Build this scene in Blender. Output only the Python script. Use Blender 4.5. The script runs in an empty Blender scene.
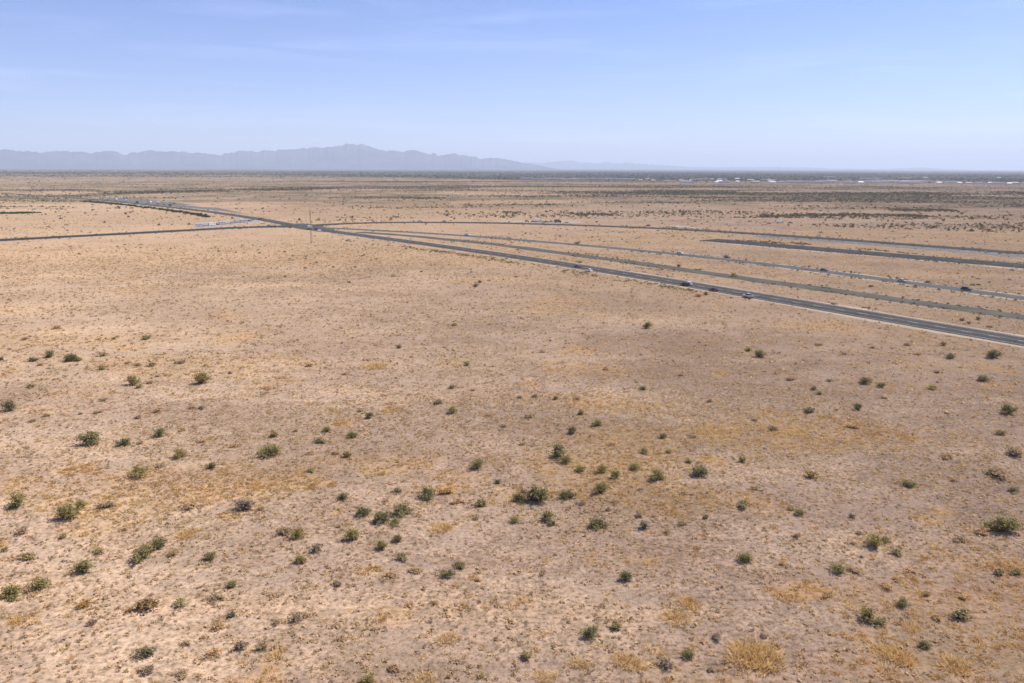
import bpy, math, random
import numpy as np
from mathutils import Vector, Matrix

R = math.radians
scene = bpy.context.scene
COL = scene.collection
rng = np.random.default_rng(7)
random.seed(7)

# ------------------------------------------------------------------ camera
W, H, F = 1024, 683, 804.0
CAMH = 56.0
K = CAMH / 42.0     # distances first guessed for a camera at 42 m
HOR = 167.9
PITCH = math.atan((H / 2 - HOR) / F)
ROLL = R(0.17)
fwd = Vector((0, math.cos(PITCH), -math.sin(PITCH)))
right0 = Vector((1, 0, 0))
up0 = right0.cross(fwd)
right = right0 * math.cos(ROLL) + up0 * math.sin(ROLL)
up = right.cross(fwd)

def ray(px, py):
    return (fwd * F + right * (px - W / 2) + up * (H / 2 - py))

def ground_at(px, py):
    """ground point seen at this place of the photograph"""
    d = ray(px, py)
    t = -CAMH / d.z
    return d.x * t, d.y * t

def m_per_px(x, y):
    return math.sqrt(x * x + y * y + CAMH ** 2) / F

cam_data = bpy.data.cameras.new('camera')
cam = bpy.data.objects.new('camera', cam_data)
COL.objects.link(cam)
cam_data.sensor_width = 36
cam_data.lens = F / W * 36
cam_data.clip_start = 0.5
cam_data.clip_end = 200000
m = Matrix((right, up, -fwd)).transposed().to_4x4()
m.translation = (0, 0, CAMH)
cam.matrix_world = m
scene.camera = cam

# ------------------------------------------------------------------ numeric noise
def _hash(ix, iy, seed):
    h = (ix.astype(np.int64) * 374761393 + iy.astype(np.int64) * 668265263 + seed * 974634777) & 0x7fffffff
    h = ((h ^ (h >> 13)) * 1274126177) & 0x7fffffff
    h = h ^ (h >> 16)
    return (h & 0xffffff) / float(0xffffff)

def vnoise(x, y, s, seed=0):
    x = np.asarray(x, float) / s + 1000.37 + seed * 13.1
    y = np.asarray(y, float) / s + 1000.71 + seed * 7.7
    ix = np.floor(x); iy = np.floor(y)
    fx = x - ix; fy = y - iy
    fx = fx * fx * (3 - 2 * fx); fy = fy * fy * (3 - 2 * fy)
    a = _hash(ix, iy, seed); b = _hash(ix + 1, iy, seed)
    c = _hash(ix, iy + 1, seed); d = _hash(ix + 1, iy + 1, seed)
    return (a + (b - a) * fx) * (1 - fy) + (c + (d - c) * fx) * fy

def fbm(x, y, s, seed=0, octs=4, gain=0.5):
    t = 0; a = 1; n = 0
    for k in range(octs):
        t = t + a * vnoise(x, y, s / 2 ** k, seed + k * 17)
        n += a; a *= gain
    return t / n

def sstep(a, b, x):
    t = np.clip((np.asarray(x, float) - a) / (b - a), 0, 1)
    return t * t * (3 - 2 * t)

# ------------------------------------------------------------------ road lines
def catmull(P, step=10.0):
    P = [np.array(p, float) for p in P]
    P = [2 * P[0] - P[1]] + P + [2 * P[-1] - P[-2]]
    out = []
    for i in range(1, len(P) - 2):
        n = max(2, int(np.linalg.norm(P[i + 1] - P[i]) / step))
        for k in range(n):
            t = k / n
            a, b, c, d = P[i - 1], P[i], P[i + 1], P[i + 2]
            out.append(0.5 * ((2 * b) + (-a + c) * t + (2 * a - 5 * b + 4 * c - d) * t * t + (-a + 3 * b - 3 * c + d) * t ** 3))
    out.append(P[-2])
    return np.array(out)

def smooth(P, n=40):
    for _ in range(n):
        P[1:-1] = 0.25 * P[:-2] + 0.5 * P[1:-1] + 0.25 * P[2:]
    return P

def line(pix, step=10.0, extend=0):
    g = [ground_at(*p) for p in pix]
    P = smooth(catmull(g, step))
    if extend:
        d = P[0] - P[1]; d = d / np.linalg.norm(d)
        ext = [P[0] + d * k * step for k in range(int(extend / step), 0, -1)]
        P = np.vstack([ext, P])
    return P

ROADS = {
 'near': line([(1060,348),(1019,340.8),(900,320.5),(800,303),(760,296.3),(687,283.8),(600,270),(520,257.3),(440,246),(360,235.2),(311,228.5),(256,218.5),(200,210.5),(150,205),(100,200),(60,196.8),(0,193)], extend=200),
 'mid':  line([(1060,303),(1024,298.5),(900,281.7),(820,270.7),(760,263.2),(679,254),(600,246.7),(540,241.7),(502,238.5),(460,235),(406,232),(350,229),(325,228)], extend=260),
 'track': line([(1060,322.5),(1024,317.5),(900,300),(800,286),(700,272),(600,258),(540,249.7),(482,243),(441,238.3),(400,234.8),(360,232)], extend=200),
 'far':  line([(1060,256),(1024,253.2),(960,248.6),(893,243.5),(830,238.6),(768,234.8),(700,230),(640,227.5),(600,226),(560,224.5),(500,223),(440,222.2),(380,222.2),(340,223),(311,225.5)], extend=350),
 'dark': line([(1060,269.3),(1024,266.2),(980,262.6),(909,256.6),(843,251.3),(800,247.7),(768,244.6),(735,241.8),(708,239.8)], extend=330),
 'left': line([(-40,242.4),(0,240),(50,237.5),(100,234.8),(150,232.6),(190,230.5),(230,227.7),(256,225.8),(290,225.3),(311,227)], extend=200),
}
segs = []
for k, P in ROADS.items():
    Q = P[::2] if len(P) > 6 else P
    segs += [(Q[i], Q[i + 1]) for i in range(len(Q) - 1)]
SA = np.array([s[0] for s in segs]); SB = np.array([s[1] for s in segs])

def road_dist(x, y):
    x = np.asarray(x, float).ravel(); y = np.asarray(y, float).ravel()
    best = np.full(x.shape, 1e9)
    sel = np.where((y > 60) & (y < 2500) & (np.abs(x) < 2500))[0]
    for c in np.array_split(sel, max(1, len(sel) // 20000)):
        if len(c) == 0: continue
        p = np.stack([x[c], y[c]], 1)
        b = np.full(len(c), 1e9)
        for A, B in zip(SA, SB):
            d = B - A
            t = np.clip(((p - A) @ d) / (d @ d), 0, 1)
            q = p - (A + t[:, None] * d)
            b = np.minimum(b, q[:, 0] ** 2 + q[:, 1] ** 2)
        best[c] = np.sqrt(b)
    return best

def relief(x, y):
    r = np.hypot(x, y)
    h = (fbm(x, y, 60, 3, 3) - .5) * 1.3 + (fbm(x, y, 9, 5, 3) - .5) * 0.34
    h = h * (0.35 + 0.65 * (1 - sstep(250, 900, r)))
    return h

def height(x, y, rd=None):
    x = np.asarray(x, float); y = np.asarray(y, float)
    if rd is None: rd = road_dist(x, y).reshape(x.shape)
    return relief(x, y) * sstep(20, 55, rd)

def h1(x, y):
    return float(height(np.array([x]), np.array([y]))[0])

# golden patches read off the photograph: centre, half width, half height in the picture, colour strength
GOLD = [(798,592,55,10,1),(757,655,28,13,1),(860,637,28,8,.9),(905,660,16,9,.9),(889,655,12,7,.8),(960,668,13,12,1),(690,605,8,14,.8),(678,620,11,6,.7),
 (640,668,26,9,.6),(626,663,10,6,.9),(205,488,42,12,.9),(245,490,25,9,1.2),(228,517,20,8,1),(20,485,22,11,.8),(0,545,10,9,1),(25,620,24,9,.9),(275,658,12,20,1),
 (82,470,28,7,.8),(300,483,32,9,.8),(378,472,24,5,.7),(440,488,34,6,.8),(345,422,14,6,.9),(390,410,10,4,.8),(720,431,32,9,1),(722,374,14,5,.9),(580,350,20,4,.9),
 (790,432,22,8,.9),(912,438,16,7,1),(860,425,30,6,.6),(830,328,60,7,.6),(240,337,26,8,.9),(125,347,22,4,1),(0,375,14,10,1),(195,362,16,6,.8),(135,290,34,6,.5),
 (225,316,26,6,.5),(940,510,14,7,.7),(1000,565,25,9,.7),(925,520,16,7,.6),(712,459,16,6,.8),(925,340,22,4,.6),(990,368,24,6,.6),(375,366,14,3,.8),(450,362,26,4,.6),
 (530,385,16,4,.5),(585,352,12,3,.6),(330,412,12,4,.5),(184,535,11,6,.7),(441,528,14,5,.5),(525,600,18,6,.5),(590,562,10,5,.5),(640,560,20,5,.5),(370,572,18,6,.5),(390,620,22,10,.45),
 (80,605,16,5,.4),(136,611,18,5,.35),(250,680,30,8,.7),(1000,470,20,6,.3),(930,600,16,5,.3),(60,392,26,6,.35),(30,340,30,5,.4),(995,385,25,5,.5),(548,677,16,8,.4),(700,640,12,6,.5)]
GP = []
for (px, py, a, b, s) in GOLD:
    x, y = ground_at(px, py)
    x0, y0 = ground_at(px - a, py); x1, y1 = ground_at(px, py - b); x2, y2 = ground_at(px, py + b)
    GP.append((x, y, abs(x - x0), abs(y1 - y2) / 2, s))

def straw(x, y, rd=None):
    """how much golden dry grass grows here, 0..1"""
    x = np.asarray(x, float); y = np.asarray(y, float)
    r = np.hypot(x, y)
    v = np.zeros_like(x)
    wob = (fbm(x, y, 6, 41, 3) - .5)
    for gx, gy, a, b, s in GP:
        d = np.sqrt(((x - gx) / a) ** 2 + ((y - gy) / b) ** 2) + wob * 1.3
        v = np.maximum(v, s * (1 - sstep(0.35, 1.15, d)))
    n = fbm(x * .7, y, 30, 21, 4) + 0.25 * (fbm(x, y, 7, 22, 3) - .5)
    v = np.maximum(v, 0.42 * sstep(0.57, 0.74, n))
    n2 = fbm(x * .4, y, 150, 31, 4)
    v = np.maximum(v, 0.45 * sstep(0.5, 0.62, n2) * sstep(200, 420, r))
    return np.clip(v, 0, 1.2)

def scrub(x, y):
    """how much grey-brown scrub grows here, 0..1"""
    r = np.hypot(x, y)
    n = 0.6 * fbm(x, y, 30, 51, 4) + 0.4 * fbm(x, y, 5, 52, 3)
    near = sstep(0.42, 0.62, n)
    f = fbm(x, y, 420, 61, 5)
    far = sstep(0.47, 0.62, f)
    k = sstep(400, 1200, r)
    return near * (1 - k) + far * k

# the belt of town trees and fields far behind on the right
def town(x, y):
    r = np.hypot(x, y)
    az = np.degrees(np.arctan2(x, np.maximum(y, 1)))
    r = r / K
    edge = 2650 + 1300 * (1 - sstep(-16, 2, az)) + 900 * (fbm(x, y, 1500, 71, 3) - .5)
    t = sstep(0, 500, r - edge)
    return t * (0.70 + 0.30 * sstep(-20, 2, az)) * (0.5 + 0.5 * sstep(0.38, 0.55, fbm(x, y * 0.5, 900, 73, 4)) + 0.4 * sstep(7000, 12000, r))

# ------------------------------------------------------------------ helpers
def mk_mesh(name, verts, faces):
    me = bpy.data.meshes.new(name)
    me.from_pydata([tuple(v) for v in verts], [], faces)
    me.update()
    return me

def mk_obj(name, me, mat=None, parent=None, loc=None):
    o = bpy.data.objects.new(name, me)
    COL.objects.link(o)
    if mat is not None and me is not None and len(me.materials) == 0:
        me.materials.append(mat)
    if parent is not None: o.parent = parent
    if loc is not None: o.location = loc
    return o

def tag(o, label=None, cat=None, group=None, kind=None):
    if label: o['label'] = label
    if cat: o['category'] = cat
    if group: o['group'] = group
    if kind: o['kind'] = kind
    return o

def np_mesh(name, V, T, tint=None, smooth=False):
    me = bpy.data.meshes.new(name)
    V = np.ascontiguousarray(V, np.float32); T = np.ascontiguousarray(T, np.int32)
    k = T.shape[1]
    me.vertices.add(len(V)); me.vertices.foreach_set('co', V.ravel())
    me.loops.add(T.size); me.loops.foreach_set('vertex_index', T.ravel())
    me.polygons.add(len(T))
    me.polygons.foreach_set('loop_start', np.arange(0, T.size, k, dtype=np.int32))
    if smooth: me.polygons.foreach_set('use_smooth', np.ones(len(T), bool))
    me.update(calc_edges=True)
    if tint is not None:
        for nm, arr in tint.items():
            at = me.attributes.new(nm, 'FLOAT', 'POINT')
            at.data.foreach_set('value', np.ascontiguousarray(arr, np.float32))
    return me

# ------------------------------------------------------------------ materials
def new_mat(name):
    mt = bpy.data.materials.new(name); mt.use_nodes = True
    nt = mt.node_tree; nt.nodes.clear()
    out = nt.nodes.new('ShaderNodeOutputMaterial')
    return mt, nt, out

def N(nt, t, **kw):
    n = nt.nodes.new(t)
    for k, v in kw.items():
        if k in n.inputs: n.inputs[k].default_value = v
        else: setattr(n, k, v)
    return n

def ramp(nt, stops):
    n = nt.nodes.new('ShaderNodeValToRGB')
    cr = n.color_ramp
    while len(cr.elements) < len(stops): cr.elements.new(0.5)
    for e, (p, c) in zip(cr.elements, stops):
        e.position = p
        e.color = (*c, 1) if isinstance(c, (tuple, list)) else (c, c, c, 1)
    return n

def mix(nt, fac, a, b, mode='MIX'):
    n = nt.nodes.new('ShaderNodeMix'); n.data_type = 'RGBA'; n.blend_type = mode
    L = nt.links
    for sock, v in ((n.inputs[0], fac), (n.inputs[6], a), (n.inputs[7], b)):
        if isinstance(v, (int, float)): sock.default_value = v
        elif isinstance(v, (tuple, list)): sock.default_value = (*v, 1)
        else: L.new(v, sock)
    return n.outputs[2]

def mathn(nt, op, a, b=None, clamp=False):
    n = nt.nodes.new('ShaderNodeMath'); n.operation = op; n.use_clamp = clamp
    for s, v in ((n.inputs[0], a), (n.inputs[1], b)):
        if v is None: continue
        if isinstance(v, (int, float)): s.default_value = v
        else: nt.links.new(v, s)
    return n.outputs[0]

def noise(nt, vec, scale, detail=4, rough=0.55, dist=0.0):
    n = nt.nodes.new('ShaderNodeTexNoise')
    n.inputs['Scale'].default_value = scale; n.inputs['Detail'].default_value = detail
    n.inputs['Roughness'].default_value = rough; n.inputs['Distortion'].default_value = dist
    nt.links.new(vec, n.inputs['Vector'])
    return n.outputs['Fac']

def attr(nt, name):
    n = nt.nodes.new('ShaderNodeAttribute'); n.attribute_name = name
    return n.outputs['Fac']

def ground_material():
    mt, nt, out = new_mat('desert_soil')
    L = nt.links
    geo = nt.nodes.new('ShaderNodeNewGeometry'); pos = geo.outputs['Position']
    fl = nt.nodes.new('ShaderNodeVectorMath'); fl.operation = 'MULTIPLY'; fl.inputs[1].default_value = (1, 1, 0)
    L.new(pos, fl.inputs[0]); P = fl.outputs[0]
    # soil: rosy tan to pale sand, several scales
    n1 = noise(nt, P, 1 / 34, 6, .6)
    r1 = ramp(nt, [(0.38, (0.415, 0.290, 0.200)), (0.49, (0.458, 0.322, 0.220)), (0.60, (0.515, 0.366, 0.245))]); L.new(n1, r1.inputs[0])
    n2 = noise(nt, P, 1 / 3.2, 5, .65)
    r2 = ramp(nt, [(0.38, 0.80), (0.5, .99), (0.62, 1.14)]); L.new(n2, r2.inputs[0])
    c = mix(nt, 1.0, r1.outputs[0], r2.outputs[0], 'MULTIPLY')
    n3 = noise(nt, P, 1 / 0.75, 5, .75)
    r3 = ramp(nt, [(0.38, 0.42), (0.455, 0.80), (0.53, 1.03), (0.62, 1.25)]); L.new(n3, r3.inputs[0])
    c = mix(nt, 1.0, c, r3.outputs[0], 'MULTIPLY')
    mp = nt.nodes.new('ShaderNodeMapping'); mp.inputs['Scale'].default_value = (1, 4.5, 1); mp.inputs['Rotation'].default_value = (0, 0, R(-9)); L.new(P, mp.inputs[0])
    n5 = noise(nt, mp.outputs[0], 1 / 150, 6, .62, .3)
    r5 = ramp(nt, [(0.39, (0.87, 0.83, 0.82)), (0.50, (1.0, 1.0, 1.0)), (0.60, (1.13, 1.10, 1.02))]); L.new(n5, r5.inputs[0])
    c = mix(nt, 1.0, c, r5.outputs[0], 'MULTIPLY')
    # lilac-grey crust in hollows
    n4 = noise(nt, P, 1 / 17, 5, .6, .4)
    r4 = ramp(nt, [(0.50, 0.0), (0.64, 1.0)]); L.new(n4, r4.inputs[0])
    c = mix(nt, mathn(nt, 'MULTIPLY', r4.outputs[0], .45), c, (0.41, 0.30, 0.23))
    # straw litter
    ns = noise(nt, P, 1 / 0.9, 4, .7)
    rs = ramp(nt, [(0.42, 0.35), (0.54, 1.0)]); L.new(ns, rs.inputs[0])
    st = attr(nt, 'straw')
    no = noise(nt, P, 1 / 22, 3)
    ro = ramp(nt, [(0.42, (0.57, 0.375, 0.17)), (0.6, (0.56, 0.32, 0.155))]); L.new(no, ro.inputs[0])
    c = mix(nt, mathn(nt, 'MULTIPLY', mathn(nt, 'MULTIPLY', st, .85), rs.outputs[0], True), c, ro.outputs[0])
    # broad golden cast of the far plain and brown scrub cover
    gl = attr(nt, 'golden')
    c = mix(nt, gl, c, (0.50, 0.340, 0.205))
    sc = attr(nt, 'scrub')
    nb = noise(nt, P, 1 / 1.6, 3, .7)
    rb = ramp(nt, [(0.46, 0.0), (0.54, 1.0)]); L.new(nb, rb.inputs[0])
    c = mix(nt, mathn(nt, 'MULTIPLY', mathn(nt, 'MULTIPLY', sc, .5), rb.outputs[0], True), c, (0.25, 0.175, 0.11))
    # far plain: darker creosote flats
    fs = attr(nt, 'flats')
    nf = noise(nt, P, 1 / 160, 8, .8)
    rf = ramp(nt, [(0.42, 0.25), (0.54, 1.0)]); L.new(nf, rf.inputs[0])
    c = mix(nt, mathn(nt, 'MULTIPLY', fs, rf.outputs[0], True), c, (0.155, 0.125, 0.080))
    tw = attr(nt, 'town')
    nt2 = noise(nt, P, 1 / 120, 6, .8)
    rt = ramp(nt, [(0.36, (0.035, 0.048, 0.030)), (0.58, (0.085, 0.085, 0.055)), (0.68, (0.30, 0.26, 0.20))]); L.new(nt2, rt.inputs[0])
    c = mix(nt, tw, c, rt.outputs[0])
    # pebbles and dead twigs
    vo = nt.nodes.new('ShaderNodeTexVoronoi'); vo.inputs['Scale'].default_value = 1.5; L.new(P, vo.inputs['Vector'])
    rv = ramp(nt, [(0.10, 1.0), (0.24, 0.0)]); L.new(vo.outputs['Distance'], rv.inputs[0])
    pm = noise(nt, P, 1 / 6.0, 3)
    rp = ramp(nt, [(0.40, 0.0), (0.58, 0.8)]); L.new(pm, rp.inputs[0])
    c = mix(nt, mathn(nt, 'MULTIPLY', rv.outputs[0], rp.outputs[0]), c, (0.20, 0.135, 0.09))
    b = nt.nodes.new('ShaderNodeBump'); b.inputs['Strength'].default_value = 0.8; b.inputs['Distance'].default_value = 0.22
    hh = mathn(nt, 'ADD', mathn(nt, 'MULTIPLY', n2, .8), mathn(nt, 'MULTIPLY', n3, .35))
    L.new(hh, b.inputs['Height'])
    bs = nt.nodes.new('ShaderNodeBsdfDiffuse'); bs.inputs['Roughness'].default_value = 0.9
    L.new(c, bs.inputs['Color']); L.new(b.outputs[0], bs.inputs['Normal'])
    L.new(bs.outputs[0], out.inputs[0])
    return mt

def leaf_material(name, stops, transl=0.25):
    vary = name in ('creosote_leaves', 'olive_leaves', 'dry_twigs', 'grey_twigs', 'rusty_grass')
    mt, nt, out = new_mat(name)
    L = nt.links
    t = attr(nt, 'tint')
    r0 = ramp(nt, stops); L.new(t, r0.inputs[0])
    oi = nt.nodes.new('ShaderNodeObjectInfo')
    rv = ramp(nt, [(0, (0.78, 0.80, 0.82)), (.35, (1.0, 1.0, 1.0)), (.7, (1.22, 1.14, .95)), (1, (1.45, 1.28, 1.05))])
    if not vary: rv = None
    if rv is not None: L.new(oi.outputs['Random'], rv.inputs[0])
    class _o: pass
    r = _o(); r.outputs = [mix(nt, 1.0, r0.outputs[0], rv.outputs[0], 'MULTIPLY') if rv is not None else r0.outputs[0]]
    d = nt.nodes.new('ShaderNodeBsdfDiffuse'); L.new(r.outputs[0], d.inputs['Color'])
    tr = nt.nodes.new('ShaderNodeBsdfTranslucent'); L.new(r.outputs[0], tr.inputs['Color'])
    m_ = nt.nodes.new('ShaderNodeMixShader'); m_.inputs[0].default_value = transl
    L.new(d.outputs[0], m_.inputs[1]); L.new(tr.outputs[0], m_.inputs[2]); L.new(m_.outputs[0], out.inputs[0])
    return mt

def plain(name, col, rough=0.7, metal=0.0, var=0.12, scale=1.5, spec=0.3):
    mt, nt, out = new_mat(name)
    L = nt.links
    tc = nt.nodes.new('ShaderNodeTexCoord')
    n = noise(nt, tc.outputs['Object'], scale, 5, .6)
    r = ramp(nt, [(0.3, tuple(max(0, c * (1 - var)) for c in col)), (0.7, tuple(min(1, c * (1 + var)) for c in col))])
    L.new(n, r.inputs[0])
    b = nt.nodes.new('ShaderNodeBsdfPrincipled')
    b.inputs['Roughness'].default_value = rough; b.inputs['Metallic'].default_value = metal
    b.inputs['Specular IOR Level'].default_value = spec
    L.new(r.outputs[0], b.inputs['Base Color']); L.new(b.outputs[0], out.inputs[0])
    return mt

def asphalt(name, lo, hi):
    mt, nt, out = new_mat(name)
    L = nt.links
    geo = nt.nodes.new('ShaderNodeNewGeometry')
    n = noise(nt, geo.outputs['Position'], 1 / 14, 6, .7)
    r = ramp(nt, [(0.35, lo), (0.65, hi)]); L.new(n, r.inputs[0])
    n2 = noise(nt, geo.outputs['Position'], 1 / 1.2, 3, .7)
    r2 = ramp(nt, [(0.3, .85), (0.7, 1.15)]); L.new(n2, r2.inputs[0])
    c = mix(nt, 1.0, r.outputs[0], r2.outputs[0], 'MULTIPLY')
    # wheel tracks worn into the lanes, across the strip (UV.x = metres across)
    b = nt.nodes.new('ShaderNodeBsdfPrincipled'); b.inputs['Roughness'].default_value = .85
    b.inputs['Specular IOR Level'].default_value = .08
    L.new(c, b.inputs['Base Color']); L.new(b.outputs[0], out.inputs[0])
    return mt

M = {}
M['ground'] = ground_material()
M['green'] = leaf_material('creosote_leaves', [(0, (0.160, 0.150, 0.070)), (.5, (0.250, 0.228, 0.108)), (1, (0.35, 0.31, 0.15))], .35)
M['olive'] = leaf_material('olive_leaves', [(0, (0.20, 0.165, 0.090)), (.5, (0.28, 0.235, 0.125)), (1, (0.36, 0.30, 0.16))])
M['brown'] = leaf_material('dry_twigs', [(0, (0.26, 0.185, 0.12)), (.5, (0.36, 0.255, 0.16)), (1, (0.46, 0.33, 0.20))], .3)
M['grey'] = leaf_material('grey_twigs', [(0, (0.20, 0.16, 0.12)), (.5, (0.29, 0.235, 0.175)), (1, (0.38, 0.31, 0.23))], .35)
M['rust'] = leaf_material('rusty_grass', [(0, (0.20, 0.115, 0.055)), (.5, (0.29, 0.18, 0.085)), (1, (0.40, 0.26, 0.12))], .25)
M['gold'] = leaf_material('golden_grass', [(0, (0.46, 0.27, 0.11)), (.5, (0.64, 0.43, 0.18)), (1, (0.76, 0.58, 0.28))], .3)
M['low'] = leaf_material('low_scrub', [(0, (0.34, 0.245, 0.160)), (.3, (0.48, 0.345, 0.22)), (.6, (0.60, 0.43, 0.26)), (.85, (0.70, 0.49, 0.26)), (1, (0.36, 0.31, 0.17))], .40)
M['farbrush'] = leaf_material('far_brush', [(0, (0.115, 0.100, 0.062)), (.6, (0.165, 0.145, 0.088)), (1, (0.250, 0.195, 0.12))], .1)
M['trees'] = leaf_material('far_trees', [(0, (0.035, 0.048, 0.026)), (1, (0.075, 0.088, 0.045))], .1)
M['stem'] = plain('grey_stem', (0.115, 0.088, 0.066), .9)
M['asphalt'] = asphalt('asphalt', (0.036, 0.035, 0.034), (0.058, 0.055, 0.054))
M['asphalt_old'] = asphalt('worn_asphalt', (0.058, 0.055, 0.053), (0.092, 0.087, 0.082))
M['asphalt_dark'] = asphalt('dark_asphalt', (0.024, 0.024, 0.025), (0.040, 0.039, 0.040))
M['track'] = asphalt('dark_gravel', (0.058, 0.054, 0.044), (0.10, 0.090, 0.072))
M['gravel'] = asphalt('pale_gravel', (0.25, 0.215, 0.185), (0.36, 0.305, 0.26))
M['shoulder'] = asphalt('shoulder_gravel', (0.27, 0.205, 0.15), (0.38, 0.29, 0.21))
M['apron'] = asphalt('grey_gravel', (0.10, 0.096, 0.094), (0.155, 0.147, 0.140))
M['white_line'] = plain('white_line', (0.42, 0.42, 0.41), .6, var=.35)
M['yellow_line'] = plain('yellow_line', (0.36, 0.26, 0.08), .6, var=.35)
M['glass'] = plain('dark_glass', (0.020, 0.026, 0.032), .08, spec=.6)
M['rubber'] = plain('tyre_rubber', (0.022, 0.022, 0.022), .85)
M['rim'] = plain('wheel_rim', (0.45, 0.45, 0.46), .35, .8)
M['lamp'] = plain('lamp_lens', (0.7, 0.7, 0.68), .15, spec=.6)
M['tail'] = plain('red_lens', (0.35, 0.02, 0.02), .2, spec=.5)
M['chassis'] = plain('chassis', (0.04, 0.04, 0.042), .7)
for nm, c in {'white': (0.78, 0.79, 0.80), 'silver': (0.42, 0.44, 0.46), 'black': (0.022, 0.022, 0.026), 'grey': (0.14, 0.145, 0.155),
              'blue': (0.045, 0.09, 0.18), 'red': (0.28, 0.035, 0.03), 'beige': (0.45, 0.39, 0.30)}.items():
    M['paint_' + nm] = plain(nm + '_paint', c, .3, 0.1, var=.05, spec=.5)
M['wall_white'] = plain('white_wall', (0.55, 0.54, 0.53), .8, var=.06)
M['wall_tan'] = plain('tan_wall', (0.46, 0.36, 0.27), .9, var=.1)
M['roof_white'] = plain('white_roof', (0.62, 0.62, 0.62), .6, var=.12)
M['roof_grey'] = plain('grey_roof', (0.30, 0.29, 0.29), .7)
M['roof_red'] = plain('tile_roof', (0.30, 0.16, 0.11), .8)
M['steel'] = plain('galvanised_steel', (0.085, 0.085, 0.095), .5, .3)
M['concrete'] = plain('concrete', (0.38, 0.36, 0.33), .9)

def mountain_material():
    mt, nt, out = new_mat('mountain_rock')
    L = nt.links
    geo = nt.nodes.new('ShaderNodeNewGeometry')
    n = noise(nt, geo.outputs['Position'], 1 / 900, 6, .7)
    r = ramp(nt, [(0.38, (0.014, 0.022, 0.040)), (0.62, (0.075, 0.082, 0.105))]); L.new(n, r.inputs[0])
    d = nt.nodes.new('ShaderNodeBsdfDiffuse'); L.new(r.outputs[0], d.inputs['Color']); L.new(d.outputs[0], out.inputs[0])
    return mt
M['mountain'] = mountain_material()

# ------------------------------------------------------------------ ground sheet
def build_ground():
    radii = [0.0, 18.0, 36.0]
    r = 54.0
    while r < 95000:
        radii.append(r)
        r *= 1.0105 if r < 700 else (1.014 if r < 4000 else 1.03)
    radii = np.array(radii[1:])
    inner = np.linspace(-40, 40, 440)
    outer = np.concatenate([np.arange(44, 316, 4.0)])
    az = np.radians(np.concatenate([inner, outer]))
    na, nr = len(az), len(radii)
    AZ, RR = np.meshgrid(az, radii)
    X = (np.sin(AZ) * RR).ravel(); Y = (np.cos(AZ) * RR).ravel()
    rd = road_dist(X, Y)
    Z = height(X, Y, rd)
    V = np.stack([X, Y, Z], 1)
    V = np.vstack([V, [[0, 0, 0]]])
    i = np.arange(nr - 1)[:, None]; j = np.arange(na)[None, :]; jn = (j + 1) % na
    quads = np.stack([i * na + j, i * na + jn, (i + 1) * na + jn, (i + 1) * na + j], -1).reshape(-1, 4)[:, ::-1]
    c = len(V) - 1
    jj = np.arange(na)
    # the small cap in the middle as degenerate-free quads: pair neighbouring spokes
    cap = np.stack([np.full(na // 2, c), (jj[0:na - 1:2] + 2) % na, (jj[0:na - 1:2] + 1) % na, jj[0:na - 1:2]], 1)
    Q = np.vstack([quads, cap])
    X, Y = V[:, 0], V[:, 1]
    rr = np.hypot(X, Y)
    s = straw(X, Y)
    g = 0.50 * sstep(230, 520, rr) * sstep(0.34, 0.62, fbm(X, Y, 300, 81, 4)) + 0.16 * sstep(120, 400, rr)
    rdx = np.append(rd, 1e9)
    g = np.clip(g + 0.30 * (1 - sstep(25, 80, rdx)), 0, .8)
    fl = sstep(800, 1700, rr) * (.8 * sstep(0.50, 0.545, fbm(X * .45, Y, 430, 91, 6, .62)) + .5 * sstep(.52, .58, fbm(X * .5, Y, 1300, 92, 5))) + 0.42 * sstep(1000, 2600, rr) + .5 * sstep(2800, 5500, rr)
    tw = np.clip(town(X, Y), 0, .95)
    me = np_mesh('ground', V, Q, {'straw': s, 'golden': g, 'scrub': scrub(X, Y), 'flats': np.clip(fl, 0, .9), 'town': tw}, smooth=True)
    o = mk_obj('ground', me, M['ground'])
    tag(o, 'flat rosy tan desert soil stretching to the horizon', 'ground', kind='structure')
build_ground()

# ------------------------------------------------------------------ roads
def offset_line(P, d):
    T = np.gradient(P, axis=0); T /= np.linalg.norm(T, axis=1)[:, None]
    Nn = np.stack([T[:, 1], -T[:, 0]], 1)
    return P + Nn * d

def ribbon(name, P, width, z, mat, skirt=0.8, shift=0.0, label=None, cat=None, parent=None, wob=0.0, seed=0):
    width *= K; skirt *= K; shift *= K; wob *= K
    n = len(P)
    half = np.full(n, width / 2.0)
    s = np.arange(n) * 10.0
    hl = half + wob * (fbm(s, s * 0 + 3, 25, 5 + seed, 3) - .5) * 2
    hr = half + wob * (fbm(s, s * 0 + 9, 25, 8 + seed, 3) - .5) * 2
    T = np.gradient(P, axis=0); T /= np.linalg.norm(T, axis=1)[:, None]
    Nn = np.stack([T[:, 1], -T[:, 0]], 1)
    C = P + Nn * shift
    rows = [C - Nn * (hl + skirt)[:, None], C - Nn * hl[:, None], C + Nn * hr[:, None], C + Nn * (hr + skirt)[:, None]]
    zs = [-0.06, z, z, -0.06]
    V = np.vstack([np.column_stack([r_, np.full(n, zz)]) for r_, zz in zip(rows, zs)])
    i = np.arange(n - 1)
    Q = np.vstack([np.stack([k * n + i, (k + 1) * n + i, (k + 1) * n + i + 1, k * n + i + 1], 1) for k in range(3)])
    me = np_mesh(name, V, Q)
    me.update()
    o = mk_obj(name, me, mat, parent)
    if label: tag(o, label, cat or 'road', kind='structure')
    return o

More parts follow.
